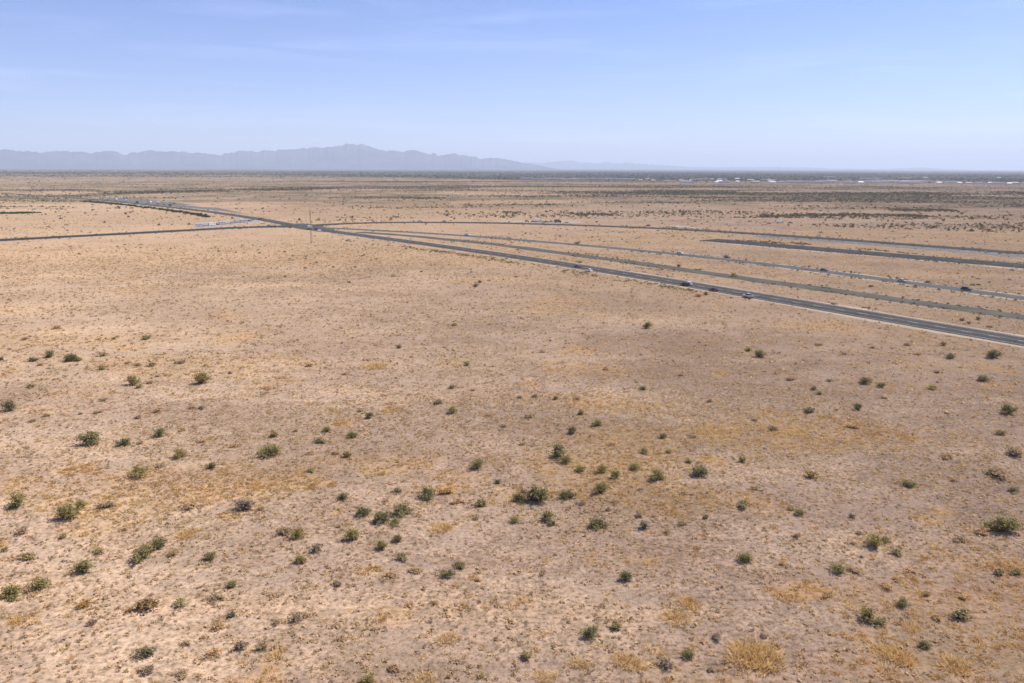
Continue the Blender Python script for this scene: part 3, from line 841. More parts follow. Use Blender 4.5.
REST = [
 (2,360,7,'o'),(31,362,9,'g'),(47,358,11,'g'),(77,362,9,'g'),(39,366,8,'d'),(55,329,9,'d'),(24,340,7,'d'),(97,340,6,'d'),(113,340,6,'o'),(145,340,9,'g'),
 (104,356,8,'o'),(99,370,9,'o'),(127,364,7,'d'),(137,366,7,'d'),(149,367,10,'o'),(178,364,11,'d'),(228,374,7,'d'),(29,388,8,'o'),(131,386,13,'g'),(139,388,9,'o'),
 (149,384,9,'d'),(157,377,6,'d'),(32,422,8,'d'),(46,417,7,'o'),(78,415,6,'d'),(96,414,8,'d'),(104,401,8,'d'),(157,412,11,'d'),(137,419,9,'d'),(191,409,10,'d'),
 (201,409,11,'d'),(180,432,9,'d'),(122,447,13,'g'),(201,443,9,'d'),(235,447,9,'d'),(140,444,8,'d'),
 (308,367,10,'d'),(375,368,16,'y'),(345,375,7,'d'),(267,390,10,'d'),(398,349,9,'k'),(467,366,8,'o'),(450,389,8,'o'),(437,405,13,'d'),(369,419,12,'o'),
 (360,412,7,'d'),(351,439,13,'g'),(320,444,12,'o'),(270,438,13,'o'),(488,417,8,'d'),(502,427,8,'d'),(392,430,7,'d'),(295,432,7,'d'),(473,391,6,'d'),
 (706,331,5,'d'),(543,353,6,'d'),(606,370,9,'d'),(681,376,7,'d'),(750,352,9,'g'),(711,402,7,'k'),(556,400,8,'o'),(577,400,9,'d'),(534,398,10,'d'),(520,398,8,'d'),
 (579,415,10,'g'),(573,435,12,'g'),(531,418,11,'d'),(524,445,10,'d'),(664,439,11,'o'),(613,446,11,'d'),(637,383,6,'d'),(692,438,10,'d'),(754,422,8,'d'),
 (819,346,8,'d'),(874,349,7,'d'),(907,346,8,'d'),(945,346,8,'k'),(845,355,7,'d'),(953,359,11,'o'),(918,355,8,'d'),(939,374,8,'d'),(791,381,9,'r'),(832,382,7,'d'),
 (815,390,8,'o'),(820,395,8,'o'),(882,388,10,'o'),(932,390,10,'g'),(885,399,8,'d'),(838,411,6,'d'),(855,429,12,'d'),(773,430,12,'d'),(1005,436,11,'o'),
 (179,459,14,'g'),(159,468,9,'d'),(210,469,13,'o'),(77,510,12,'g'),(64,539,10,'o'),(19,535,15,'d'),(95,554,11,'o'),(22,561,14,'o'),(152,553,17,'g'),(171,557,10,'o'),
 (1,553,9,'o'),(184,538,15,'y'),(122,533,10,'d'),(105,509,15,'d'),(192,510,17,'d'),(246,512,23,'k'),
 (347,458,13,'o'),(336,455,10,'d'),(308,455,10,'d'),(311,473,9,'o'),(497,485,10,'o'),(446,495,15,'r'),(395,493,10,'o'),(386,502,8,'d'),(381,525,21,'g'),(394,526,14,'g'),
 (342,500,14,'o'),(460,504,14,'d'),(483,509,18,'o'),(476,520,11,'d'),(278,537,19,'d'),(397,544,14,'g'),(381,550,14,'g'),(315,553,14,'o'),(298,565,14,'g'),(402,562,15,'o'),
 (338,529,8,'d'),(441,531,17,'y'),(257,512,10,'d'),(461,568,12,'o'),
 (565,465,13,'g'),(579,473,13,'g'),(603,474,13,'g'),(616,479,14,'g'),(636,471,14,'g'),(644,454,11,'g'),(667,454,9,'o'),(690,464,10,'g'),(571,500,15,'g'),(518,503,16,'g'),
 (583,506,10,'k'),(616,504,10,'d'),(607,511,9,'d'),(549,523,17,'g'),(554,527,11,'o'),(515,524,14,'g'),(644,530,14,'k'),(639,518,9,'k'),(668,534,10,'d'),(684,526,10,'o'),
 (708,520,9,'o'),(744,509,15,'o'),(758,490,10,'d'),(683,495,9,'d'),(743,463,11,'o'),(641,491,7,'d'),
 (814,480,17,'o'),(948,460,13,'d'),(1014,458,19,'k'),(1000,478,23,'d'),(793,510,9,'o'),(802,517,13,'g'),(853,519,9,'k'),(984,536,11,'d'),(888,543,13,'o'),(899,557,12,'o'),
 (781,565,11,'d'),(854,573,14,'d'),(1015,494,11,'o'),(953,481,9,'d'),(860,535,8,'d'),(854,545,7,'d'),(798,538,10,'d'),(960,543,13,'d'),
 (39,590,18,'g'),(26,593,13,'d'),(136,613,25,'r'),(84,607,16,'r'),(91,626,12,'d'),(178,608,14,'o'),(212,602,17,'d'),(229,590,13,'g'),(231,620,12,'k'),(216,630,15,'d'),
 (235,652,15,'k'),(147,659,20,'o'),(146,675,17,'d'),(211,657,15,'d'),(182,647,12,'d'),(180,679,15,'d'),
 (335,588,11,'k'),(460,569,12,'g'),(387,578,14,'d'),(413,574,15,'d'),(478,582,9,'d'),(295,623,15,'k'),(276,625,10,'k'),(261,650,15,'k'),(396,671,17,'d'),(367,684,15,'g'),
 (422,685,18,'y'),(480,680,10,'o'),(448,679,8,'d'),(448,643,16,'y'),(435,606,10,'d'),(342,641,11,'d'),
 (613,631,17,'o'),(717,641,12,'k'),(663,668,16,'k'),(626,666,20,'y'),(527,661,16,'o'),(543,681,15,'y'),(689,606,16,'y'),(677,622,19,'y'),(762,639,11,'d'),(543,575,10,'d'),
 (727,664,8,'d'),(580,667,15,'y'),(711,673,10,'d'),(744,664,26,'y'),(768,668,28,'y'),(756,657,26,'y'),
 (905,608,13,'g'),(889,591,13,'d'),(925,650,12,'g'),(961,622,18,'o'),(965,601,10,'d'),(928,597,8,'o'),(898,581,9,'d'),(912,574,12,'d'),(942,622,13,'d'),(828,598,11,'d'),
 (904,663,23,'y'),(889,657,19,'y'),(959,672,22,'y'),(890,677,16,'y'),(915,617,8,'y'),(913,631,13,'y'),(1005,578,13,'o'),(1018,576,10,'o'),(879,628,13,'o'),
 (480,283,6,'k'),(679,267,6,'k'),(727,258,7,'k'),(734,277,9,'o'),(580,263,6,'k'),(705,295,8,'o'),(699,297,8,'r'),(663,270,6,'o'),(962,321,6,'k'),(979,320,6,'o'),(970,324,5,'k'),(992,328,5,'k'),
 (929,283,6,'o'),(872,287,6,'r'),(898,226,6,'k'),(822,233,6,'d'),
]
SHORT = ["the central cluster's largest bush", 'the tall bush of the joined three', 'the dark lone bush at upper left', 'the widest bush in the distant left row', 'the wide bush at the left edge midway', 'the flat bush with yellow grass at left', 'the bright low bush left of centre', 'the rounded bush left of the gold patch', 'the dense round left foreground bush', 'the round lower left bush', "the lower left pair's larger bush", 'the pale bush at the left edge', 'the yellowish bush at the left edge', 'the isolated upright lower left bush', 'the bush joined by a brown shrub', 'the low bush under the joined three', 'the round bush before the joined three', 'the bush with orange grass', 'the upright feathery bush near centre', "the central cluster's top bush", 'the cluster bush with a long shadow', 'the pale bush below the central cluster', 'the low greyish bush right of the cluster', 'the darkest bush right of the cluster', 'the bright bush near the bottom centre', 'the upright bright lower centre bush', 'the rounded lower right bush', 'the bush above the golden grass strip', 'the green and olive pair', 'the upright bluish lower right bush', 'the large bush at the right edge', 'the compact lone right foreground bush', 'the right edge bush nearest the highway', 'the second right edge bush below the highway', 'the third right edge bush below the highway', 'the small dark right middle bush', 'the flat bush of the right middle pair', 'the pale olive right middle bush', 'the distant right of centre pair', 'the lone dark upper middle bush', 'the compact dark bush near the centre', 'the small bare soil bush', 'the dark bush above the central cluster', 'the dark middle bush left of centre', 'the tufted bush at left', 'the tiny high bush in open ground', 'the grey green bush near bottom centre', 'the bush by the lower open soil', 'the dark bush just below the highway', 'the bush beside the middle highway']
SREF = {(a[0], a[1]): t for a, t in zip(LAND, SHORT)}
assert len(SHORT) == len(LAND)
COLW = {'g': 'green', 'o': 'olive', 'd': 'brown', 'k': 'grey', 'r': 'rusty', 'y': 'golden'}
SZ = lambda w, y: ('large' if w > 17 + (y - 500) * .012 else 'medium' if w > 12 else 'small' if w > 8 else 'tiny')
allb = [(a, b, c, d, e) for a, b, c, d, e in LAND] + [(a, b, c, d, None) for a, b, c, d in REST]
used_labels = {}

def rel_words(dx, dy):
    hor = 'right' if dx > 0 else 'left'; ver = 'below' if dy > 0 else 'above'
    if abs(dx) > 2.2 * abs(dy): return hor + ' of'
    if abs(dy) > 1.6 * abs(dx): return ver
    return ver + ' ' + hor + ' of'

def short(ph):
    return ph[4:] if ph.startswith('the ') else ph

cnt = 0
for (px, py, w, kd, ph) in allb:
    x, y = ground_at(px, py)
    z = h1(x, y)
    x, y = x * (CAMH - z) / CAMH, y * (CAMH - z) / CAMH
    z = h1(x, y)
    wm = w * m_per_px(x, y) * 1.12
    y += wm * .25
    noun = 'grass clump' if kd == 'y' else 'bush' if kd in 'go' else 'shrub'
    if ph:
        label = short(ph)
        if COLW[kd] not in label and len(label.split()) < 14: label = COLW[kd] + ' ' + label if kd != 'g' else label
    else:
        near = sorted(LAND, key=lambda q: (q[0] - px) ** 2 + ((q[1] - py) * 1.4) ** 2)
        label = None
        for q in near[:6]:
            dx, dy = px - q[0], py - q[1]; d = math.hypot(dx, dy)
            ref = SREF[(q[0], q[1])]
            rw = rel_words(dx, dy)
            if d < (w + q[2]) * .5: rw = f"touching the {'right' if dx > 0 else 'left'} of"
            else: rw = ('just ' if d < 30 else '' if d < 75 else 'well ') + rw
            c_ = f"{SZ(w, py)} {COLW[kd]} {noun} {rw} {ref}"
            if c_ not in used_labels: label = c_; break
        assert label, (px, py)
    assert 4 <= len(label.split()) <= 16, label
    used_labels[label] = 1
    rz = rng.random() * 6.283
    hs = wm * (1.0 + .25 * rng.random()) * (.80 if w > 14 else .82)
    if kd == 'y':
        me = gold_me[cnt % len(gold_me)]
        o = mk_obj('grass_clump', me, None, None, (x, y, z))
        o.scale = (wm * 1.1, wm * .95, wm * 1.15)
        tag(o, label, 'grass clump', 'golden grass clumps in the foreground')
        o.rotation_euler = (0, 0, rz)
    elif kd == 'g' and w >= 11:
        root = mk_obj('desert_bush', None, None, None, (x, y, z))
        root.empty_display_size = .3
        root.rotation_euler = (0, 0, rz); root.scale = (wm, wm, hs)
        tag(root, label, 'bush', 'green bushes dotted over the desert')
        a, b = big_me[cnt % len(big_me)]
        mk_obj('foliage', a, None, root); mk_obj('stem', b, None, root)
    else:
        me = small_me[cnt % len(small_me)]
        o = mk_obj('desert_bush' if kd in 'go' else 'dry_shrub', me, None, None, (x, y, z))
        o.rotation_euler = (0, 0, rz); o.scale = (wm, wm, hs * (.55 if kd in 'dr' else .8))
        mat = {'g': 'green', 'o': 'olive', 'd': 'brown', 'k': 'grey', 'r': 'rust'}[kd]
        o.material_slots[0].link = 'OBJECT'; o.material_slots[0].material = M[mat]
        tag(o, label, 'bush' if kd in 'go' else 'shrub', 'green bushes dotted over the desert' if kd in 'go' else 'dry shrubs dotted over the desert')
    cnt += 1

# ------------------------------------------------------------------ mountains
def ridge(name, prof, dist, depth, label, seed):
    """a real range: crest heights follow the skyline, slopes fall off in front and behind with spurs"""
    az = []; hh = []
    for px, py in prof:
        d = ray(px, py); hz = math.hypot(d.x, d.y)
        az.append(math.atan2(d.x, d.y)); hh.append(CAMH + d.z / hz * dist)
    az = np.array(az); hh = np.array(hh)
    n = 900; m_ = 45
    A = np.linspace(az[0], az[-1], n)
    Hc = np.interp(A, az, hh)
    Hc = Hc + (fbm(A * dist, A * 0, 1000, seed, 7, .68) - .5) * 210 * np.clip(Hc / 400, 0, 1)
    Hc = Hc + (np.abs(fbm(A * dist, A * 0 + 50, 420, seed + 9, 4, .6) - .5) * -260 + 22) * np.clip(Hc / 500, 0, 1)
    t = np.linspace(-1, 1, m_)
    AA, TT = np.meshgrid(A, t)
    RR = dist + TT * depth
    X = np.sin(AA) * RR; Y = np.cos(AA) * RR
    fall = (1 - np.abs(TT)) ** 1.35
    sp = 1 + (fbm(X, Y, 2300, seed + 3, 6, .6) - .5) * 3.4 * np.abs(TT) ** .5
    Z = np.interp(AA.ravel(), A, Hc).reshape(AA.shape) * fall * np.clip(sp, .2, 2) - 4
    V = np.stack([X, Y, Z], -1).reshape(-1, 3)
    i = np.arange(m_ - 1)[:, None]; j = np.arange(n - 1)[None]
    Q = np.stack([i * n + j, i * n + j + 1, (i + 1) * n + j + 1, (i + 1) * n + j], -1).reshape(-1, 4)
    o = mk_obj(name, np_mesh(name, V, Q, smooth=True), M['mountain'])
    tag(o, label, 'mountains', kind='structure')
ridge('mountains', [(-160,155),(-90,152.5),(-40,151.8),(0,151.2),(15,152),(27,151.2),(38,152.5),(50,152.4),(75,151.7),(92,153),(105,152.4),(112,152),(130,152.1),(140,152.7),(150,150.8),(162,152),(175,151),(190,152.4),(212,153),(225,152.8),
  (235,151.7),(245,150.7),(256,151.2),(271,150.5),(281,149.5),(293,149.2),(303,146.8),(313,147.2),(331,147.2),(341,145.5),(351,144.7),(361,144.4),(366,145.8),(376,148.2),(386,150.4),(396,149.8),(406,151.4),(418,151.8),(431,153.7),
  (446,154.4),(456,153.2),(468,155),(476,155.6),(481,157.4),(493,158.7),(506,159.6),(518,161.5),(530,163.5),(545,166.5),(560,169)], 30000, 4500, 'long hazy blue mountain range on the left horizon', 201)
ridge('hills', [(440,169),(480,165),(512,162.5),(527,162.2),(544,163),(559,161.2),(572,160.8),(582,162.4),(594,163),(607,162),(622,163),(642,163.7),(662,165.2),(687,166.4),(712,167.1),(768,167),(793,167.2),(830,168.2),(875,169),(905,168),
  (923,167.3),(948,168.8),(980,170),(1100,170)], 48000, 6000, 'faint low hills fading out on the right horizon', 301)

# ------------------------------------------------------------------ vehicles and buildings
class MB:
    def __init__(s): s.V = []; s.F = []
    def box(s, x0, x1, y0, y1, z0, z1, tx=0, ty=0):
        k = len(s.V)
        s.V += [(x0, y0, z0), (x1, y0, z0), (x1, y1, z0), (x0, y1, z0), (x0 + tx, y0 + ty, z1), (x1 - tx, y0 + ty, z1), (x1 - tx, y1 - ty, z1), (x0 + tx, y1 - ty, z1)]
        s.F += [tuple(k + i for i in f) for f in ((3, 2, 1, 0), (4, 5, 6, 7), (0, 1, 5, 4), (1, 2, 6, 5), (2, 3, 7, 6), (3, 0, 4, 7))]
        return s
    def prism(s, prof, y0, y1, inset=0.0, zin=99):
        """side profile (x, z) pulled across the width; points above zin lean in"""
        k = len(s.V); n = len(prof)
        for (x, z) in prof: s.V.append((x, y0 + (inset if z > zin else 0), z))
        for (x, z) in prof: s.V.append((x, y1 - (inset if z > zin else 0), z))
        s.F += [tuple(k + i for i in range(n)), tuple(k + n + i for i in reversed(range(n)))]
        s.F += [(k + i, k + n + i, k + n + (i + 1) % n, k + (i + 1) % n) for i in range(n)]
        return s
    def wheel(s, x, y, r_, w):
        k = len(s.V); n = 14
        for yy in (y - w / 2, y + w / 2):
            for i in range(n):
                a = i * 2 * math.pi / n
                s.V.append((x + math.cos(a) * r_, yy, r_ + math.sin(a) * r_))
        s.F += [tuple(k + i for i in range(n)), tuple(k + n + i for i in reversed(range(n)))]
        s.F += [(k + i, k + n + i, k + n + (i + 1) % n, k + (i + 1) % n) for i in range(n)]
        return s
    def build(s, name, mat, parent, bev=0.0):
        me = mk_mesh(name, s.V, s.F)
        if bev:
            import bmesh
            bm = bmesh.new(); bm.from_mesh(me)
            bmesh.ops.recalc_face_normals(bm, faces=bm.faces)
            bmesh.ops.bevel(bm, geom=list(bm.edges), offset=bev, segments=2, affect='EDGES', clamp_overlap=True)
            bm.to_mesh(me); bm.free()
        o = mk_obj(name, me, mat, parent)
        o.material_slots[0].link = 'OBJECT'; o.material_slots[0].material = mat
        return o

def wheels(root, xs, half, r_=.34, w=.22):
    for x in xs:
        for sgn in (-1, 1):
            o = MB().wheel(x, sgn * (half - w / 2), r_, w).build('wheel', M['rubber'], root)
            MB().wheel(x, sgn * (half - w / 2), r_ * .55, w + .02).build('rim', M['rim'], o)
            o.children[0].location = (0, 0, r_ * .45)

def proto(name):
    o = bpy.data.objects.new(name, None); COL.objects.link(o); return o

def make_car(suv=False):
    root = proto('car')
    h = .18 if suv else 0
    MB().prism([(-2.25, .38), (2.25, .36), (2.3, .62), (2.2, .82 + h), (1.15, .96 + h), (-1.9, .98 + h), (-2.28, .88 + h), (-2.32, .6)], -.9, .9).build('body', M['paint_white'], root, .05)
    top = 1.45 + h * 1.6
    MB().prism([(1.05, .95 + h), (.35, top - .03), (-1.15 if not suv else -1.75, top - .03), (-1.75 if not suv else -2.1, .97 + h)], -.80, .80, .14, 1.1 + h).build('window', M['glass'], root, .02)
    MB().prism([(.42, top - .06), (.30, top + .02), (-1.1 if not suv else -1.7, top + .02), (-1.28 if not suv else -1.85, top - .06)], -.70, .70).build('roof', M['paint_white'], root, .02)
    wheels(root, (-1.38, 1.4), .90)
    for sgn in (-1, 1):
        MB().box(2.16, 2.31, sgn * .62 - .18, sgn * .62 + .18, .64, .78).build('headlight', M['lamp'], root)
        MB().box(-2.33, -2.22, sgn * .66 - .16, sgn * .66 + .16, .68, .84).build('tail_light', M['tail'], root)
    return root

def make_pickup():
    root = proto('pickup_truck')
    MB().prism([(-2.75, .5), (2.7, .48), (2.75, .8), (2.65, 1.08), (1.35, 1.14), (-2.72, 1.14)], -.98, .98).build('body', M['paint_white'], root, .05)
    MB().prism([(1.25, 1.12), (.65, 1.80), (-.75, 1.82), (-.9, 1.12)], -.88, .88, .13, 1.3).build('window', M['glass'], root, .02)
    MB().prism([(.72, 1.77), (.6, 1.86), (-.72, 1.87), (-.80, 1.77)], -.78, .78).build('roof', M['paint_white'], root, .02)
    MB().box(-2.6, -1.05, -.8, .8, 1.10, 1.155).build('truck_bed', M['chassis'], root)
    wheels(root, (-1.75, 1.75), .98, .4, .26)
    for sgn in (-1, 1):
        MB().box(2.62, 2.77, sgn * .72 - .16, sgn * .72 + .16, .82, 1.0).build('headlight', M['lamp'], root)
        MB().box(-2.78, -2.70, sgn * .84 - .1, sgn * .84 + .1, .8, 1.08).build('tail_light', M['tail'], root)
    return root

def make_box_truck():
    root = proto('box_truck')
    MB().box(-4.0, 1.5, -1.2, 1.2, 1.05, 3.5).build('cargo_box', M['paint_white'], root, .05)
    MB().prism([(1.55, .6), (3.6, .6), (3.65, 1.3), (3.2, 1.55), (2.75, 2.5), (1.55, 2.55)], -1.05, 1.05).build('cab', M['paint_white'], root, .06)
    MB().prism([(3.22, 1.6), (2.82, 2.38), (1.95, 2.38), (1.95, 1.6)], -1.07, 1.07).build('window', M['glass'], root)
    MB().box(-4.0, 3.4, -.5, .5, .62, 1.04).build('chassis', M['chassis'], root)
    wheels(root, (-2.6, 2.6), 1.1, .48, .28)
    for sgn in (-1, 1):
        MB().box(3.58, 3.70, sgn * .8 - .15, sgn * .8 + .15, .85, 1.05).build('headlight', M['lamp'], root)
    return root

def make_semi():
    root = proto('semi_truck')
    MB().box(-12.4, 1.2, -1.28, 1.28, 1.15, 4.0).build('trailer', M['paint_white'], root, .06)
    MB().prism([(1.9, .7), (6.6, .7), (6.65, 1.6), (5.0, 1.85), (4.55, 2.95), (3.6, 3.6), (1.9, 3.7)], -1.15, 1.15).build('cab', M['paint_white'], root, .06)
    MB().prism([(4.98, 1.9), (4.6, 2.8), (3.9, 2.85), (3.9, 1.9)], -1.17, 1.17).build('window', M['glass'], root)
    MB().box(-12.2, 6.2, -.45, .45, .7, 1.14).build('chassis', M['chassis'], root)
    wheels(root, (-11.2, -9.9, 1.2, 2.5, 5.6), 1.24, .5, .3)
    for sgn in (-1, 1):
        MB().box(6.58, 6.70, sgn * .9 - .15, sgn * .9 + .15, 1.0, 1.25).build('headlight', M['lamp'], root)
    return root

def make_rv():
    root = proto('travel_trailer')
    MB().prism([(-3.6, .55), (3.3, .55), (3.7, 1.3), (3.6, 2.6), (3.2, 3.05), (-3.4, 3.08), (-3.65, 2.7)], -1.2, 1.2).build('body', M['paint_white'], root, .08)
    for sgn in (-1, 1):
        for x in (-2.4, .2, 2.2):
            MB().box(x - .4, x + .4, sgn * 1.2 - .012, sgn * 1.2 + .012, 1.7, 2.3).build('window', M['glass'], root)
    MB().box(-1.45, -.8, 1.19, 1.215, .7, 2.45).build('door', M['roof_grey'], root)
    MB().box(-.6, .3, -.4, .4, 3.06, 3.30).build('air_conditioner', M['paint_white'], root, .05)
    MB().box(3.6, 4.7, -.06, .06, .5, .6).build('hitch', M['chassis'], root)
    wheels(root, (-.7, .15), 1.18, .36, .22)
    return root

PROTO = {'car': make_car(), 'suv': make_car(True), 'pickup': make_pickup(), 'box': make_box_truck(), 'semi': make_semi(), 'rv': make_rv()}
used = set()
PAINTED = ('body', 'roof', 'cab', 'cargo_box', 'trailer')
base = lambda o: o.name.split('.')[0]

def copy_tree(o, parent=None):
    c = o.copy(); COL.objects.link(c); c.parent = parent
    for ch in list(o.children): copy_tree(ch, c)
    return c

def place(kind, px, py, label, paint='white', along=None, back=False, rot=None, side=0.0, z=.20, group=None, cat=None):
    x, y = ground_at(px, py)
    if along is not None:
        P_ = ROADS[along]
        i = int(np.argmin(((P_ - [x, y]) ** 2).sum(1))); i = min(max(i, 1), len(P_) - 2)
        d = P_[i + 1] - P_[i - 1]; d = d / np.linalg.norm(d)
        # keep the pixel column: slide along the lane
        ang = math.atan2(d[1], d[0]) + (math.pi if back else 0)
    else: ang = rot
    o = PROTO[kind] if kind not in used else copy_tree(PROTO[kind])
    if kind not in used: used.add(kind)
    o.location = (x, y, z); o.rotation_euler = (0, 0, ang)
    for ch in o.children:
        if base(ch) in PAINTED and paint:
            ch.material_slots[0].material = M['paint_' + paint]
    tag(o, label, cat or {'car': 'car', 'suv': 'car', 'pickup': 'pickup truck', 'box': 'truck', 'semi': 'truck', 'rv': 'trailer'}[kind], group)
    return o
G1 = 'vehicles driving on the nearest highway'
# copies are made from a prototype before its paint changes matter: materials sit on the objects
place('car', 589, 271.7, 'white car farthest of those on the nearest highway', 'white', 'near', group=G1)
place('car', 577, 267.6, 'dull dark green car just behind the white car on the nearest highway', 'grey', 'near', group=G1)
place('suv', 688, 285.6, 'white car closely following a dark car on the nearest highway', 'white', 'near', group=G1)
place('car', 713.5, 291.4, 'black car in the middle of the nearest highway', 'black', 'near', group=G1)
place('pickup', 748, 297.8, 'silver pickup truck nearest of those on the nearest highway', 'silver', 'near', group=G1)
place('suv', 684.5, 286.0, 'dark car just ahead of a white car on the nearest highway', 'black', 'near', group=G1)
G2 = 'vehicles driving on the middle highway'
place('suv', 680, 254.4, 'white car with dark windows alone on the middle highway left half', 'white', 'mid', True, group=G2)
place('car', 824, 271.2, 'dark car on the middle highway left of the silver car', 'grey', 'mid', True, group=G2)
place('car', 902, 282.2, 'silver car alone on the middle highway', 'silver', 'mid', True, group=G2)
place('suv', 966, 290.8, 'black car nearest the right edge on the middle highway', 'black', 'mid', True, group=G2)
place('pickup', 467, 235.8, 'white pickup truck on the middle highway near the junction', 'white', 'mid', True, group=G2)
G3 = 'vehicles on the far highway'
place('suv', 444, 222.2, 'white car on the far highway right of the junction', 'white', 'far', group=G3)
place('pickup', 420, 222.0, 'white pickup truck on the far highway nearest the junction', 'white', 'far', group=G3)
place('suv', 819, 236.6, 'white car parked beside the far highway with a bush in front', 'white', 'far', z=.1, group=G3)
place('car', 769, 224.0, 'left of the parked vehicles in the scrub far right', 'grey', rot=.2, z=.1)
place('box', 780, 223.3, 'white truck parked among dark vehicles in the scrub far right', 'white', rot=.1, z=.1)
place('pickup', 790, 223.6, 'dark pickup parked right of the white truck in the scrub', 'black', rot=2.9, z=.1)
place('suv', 648, 226.4, 'dark car beside the far highway left of the small gravel lot', 'grey', 'far', z=.12)
for i, (px, py, kd, pt, lb) in enumerate([(527, 221.9, 'suv', 'grey', 'leftmost grey vehicle in the far highway yard'), (533, 222.0, 'car', 'black', 'dark car second from left in the far highway yard'),
     (538, 222.2, 'box', 'white', 'white truck at the left of the far highway yard'), (542.5, 222.5, 'suv', 'white', 'bright white car in the middle of the far highway yard'),
     (546, 222.6, 'pickup', 'black', 'black pickup beside the bright white car in the yard'), (551, 222.4, 'pickup', 'silver', 'silver pickup in the far highway yard'),
     (558, 222.8, 'box', 'grey', 'tall grey truck in the far highway yard'), (567, 223.2, 'car', 'silver', 'silver car at the right end of the far highway yard')]):
    place(kd, px, py, lb, pt, rot=.15 + .2 * (i % 3), z=.08, group='vehicles parked in the yard by the far highway')
for i, (px, py, kd, pt, lb) in enumerate([(199, 226.8, 'rv', 'white', 'leftmost white trailer in the gravel lot by the left road'), (205.5, 226.3, 'box', 'white', 'white truck second from left in the gravel lot'),
     (212, 225.7, 'rv', 'white', 'white trailer third from left in the gravel lot'), (217, 225.3, 'pickup', 'blue', 'blue pickup between two white trailers in the gravel lot'),
     (228, 224.4, 'box', 'white', 'white truck in the middle of the gravel lot'), (233, 223.6, 'suv', 'silver', 'silver car right of the middle truck in the gravel lot'),
     (244, 222.4, 'rv', 'white', 'large white trailer at the right of the gravel lot'), (249, 221.7, 'pickup', 'blue', 'blue pickup beside the rightmost trailer in the gravel lot'),
     (202, 225.9, 'suv', 'grey', 'grey car behind the two leftmost trailers in the gravel lot'), (222, 224.7, 'rv', 'white', 'white trailer just left of the middle truck in the gravel lot'),
     (224, 223.9, 'pickup', 'silver', 'silver pickup behind the middle truck in the gravel lot'), (238, 223.0, 'box', 'silver', 'silver truck left of the large white trailer in the gravel lot'),
     (253, 221.0, 'suv', 'white', 'white car at the right end of the gravel lot'),
     (261, 219.6, 'suv', 'red', 'reddish car on the highway above the gravel lot')]):
    place(kd, px, py, lb, pt, rot=.35 + .25 * (i % 3), z=.12, group='vehicles parked in the gravel lot by the left road')
place('box', 309.5, 229.2, 'white truck crossing the junction behind the mast', 'white', 'near', group='vehicles at the junction')
place('car', 316, 229.6, 'black car right of the white truck at the junction', 'black', 'near', group='vehicles at the junction')
place('suv', 319, 231.4, 'white car on the pale paving at the junction', 'white', rot=-.9, z=.14, group='vehicles at the junction')
place('pickup', 307, 224.8, 'white pickup above the white truck at the junction', 'white', 'far', z=.18, group='vehicles at the junction')
place('suv', 269.5, 226.4, 'white car entering the junction from the left road', 'white', 'left', z=.17, group='vehicles at the junction')
place('car', 275, 226.8, 'silver car following the white car into the junction', 'silver', 'left', z=.17, group='vehicles at the junction')
for i, (px, py, kd, pt, lb) in enumerate([(94, 199.6, 'box', 'white', 'farthest white truck on the highway at far left'), (108, 200.4, 'box', 'silver', 'silver truck behind the farthest truck at far left'),
     (116, 200.3, 'rv', 'white', 'white trailer left of the pair of blue vehicles at far left'), (126, 201.6, 'rv', 'white', 'white trailer parked on the verge at far left'),
     (137, 203.4, 'box', 'blue', 'blue truck on the highway at far left'), (150, 203.2, 'rv', 'white', 'white trailer near the middle of the far left queue'),
     (158, 204.2, 'semi', 'white', 'long white semi truck in the middle of the far left queue'), (164, 205.2, 'pickup', 'blue', 'blue pickup beside the long white semi truck'),
     (170, 206.2, 'box', 'grey', 'grey truck just nearer than the white semi truck'), (181, 208.2, 'suv', 'silver', 'silver car nearest in the far left queue')]):
    place(kd, px, py, lb, pt, rot=2.1 + .15 * (i % 3), z=.2 if i not in (3, 5) else .08, group='vehicles along the highway at far left')

# mast at the junction
def lattice(root, hgt, w):
    mb = MB()
    legs = [(math.cos(a) * w, math.sin(a) * w) for a in (0.5, 2.594, 4.689)]
    def bar(a, b, r_):
        a = np.array(a, float); b = np.array(b, float); d = b - a; d /= np.linalg.norm(d)
        u = np.cross(d, [.31, .2, .9]); u /= np.linalg.norm(u); v = np.cross(d, u); k = len(mb.V)
        for p in (a, b):
            for j in range(4):
                an = j * math.pi / 2; mb.V.append(tuple(p + (u * math.cos(an) + v * math.sin(an)) * r_))
        mb.F += [(k + j, k + (j + 1) % 4, k + 4 + (j + 1) % 4, k + 4 + j) for j in range(4)]
    for x, y in legs: bar((x, y, 0.3), (x * .5, y * .5, hgt), .065)
    n = 18
    for i in range(n):
        z0 = .3 + (hgt - .3) * i / n; z1 = .3 + (hgt - .3) * (i + 1) / n
        f0 = 1 - .5 * i / n; f1 = 1 - .5 * (i + 1) / n
        for j in range(3):
            a, b = legs[j], legs[(j + 1) % 3]
            bar((a[0] * f0, a[1] * f0, z0), (b[0] * f1, b[1] * f1, z1), .03)
            bar((a[0] * f1, a[1] * f1, z1), (b[0] * f1, b[1] * f1, z1), .03)
    return mb
mx, my = ground_at(311.5, 243.2)
mast = mk_obj('radio_mast', None, None, None, (mx, my, h1(mx, my)))
tag(mast, 'tall slim steel lattice mast standing in front of the junction', 'mast')
lattice(mast, 25.0, .62).build('lattice_frame', M['steel'], mast)
MB().box(-.9, .9, -.9, .9, -.3, .3).build('footing', M['concrete'], mast, .03)
MB().box(-.05, .05, -.05, .05, 25.0, 29.0).build('antenna', M['steel'], mast)
MB().box(-.9, -.2, .7, 1.2, .0, 1.5).build('equipment_cabinet', M['roof_grey'], mast, .03)

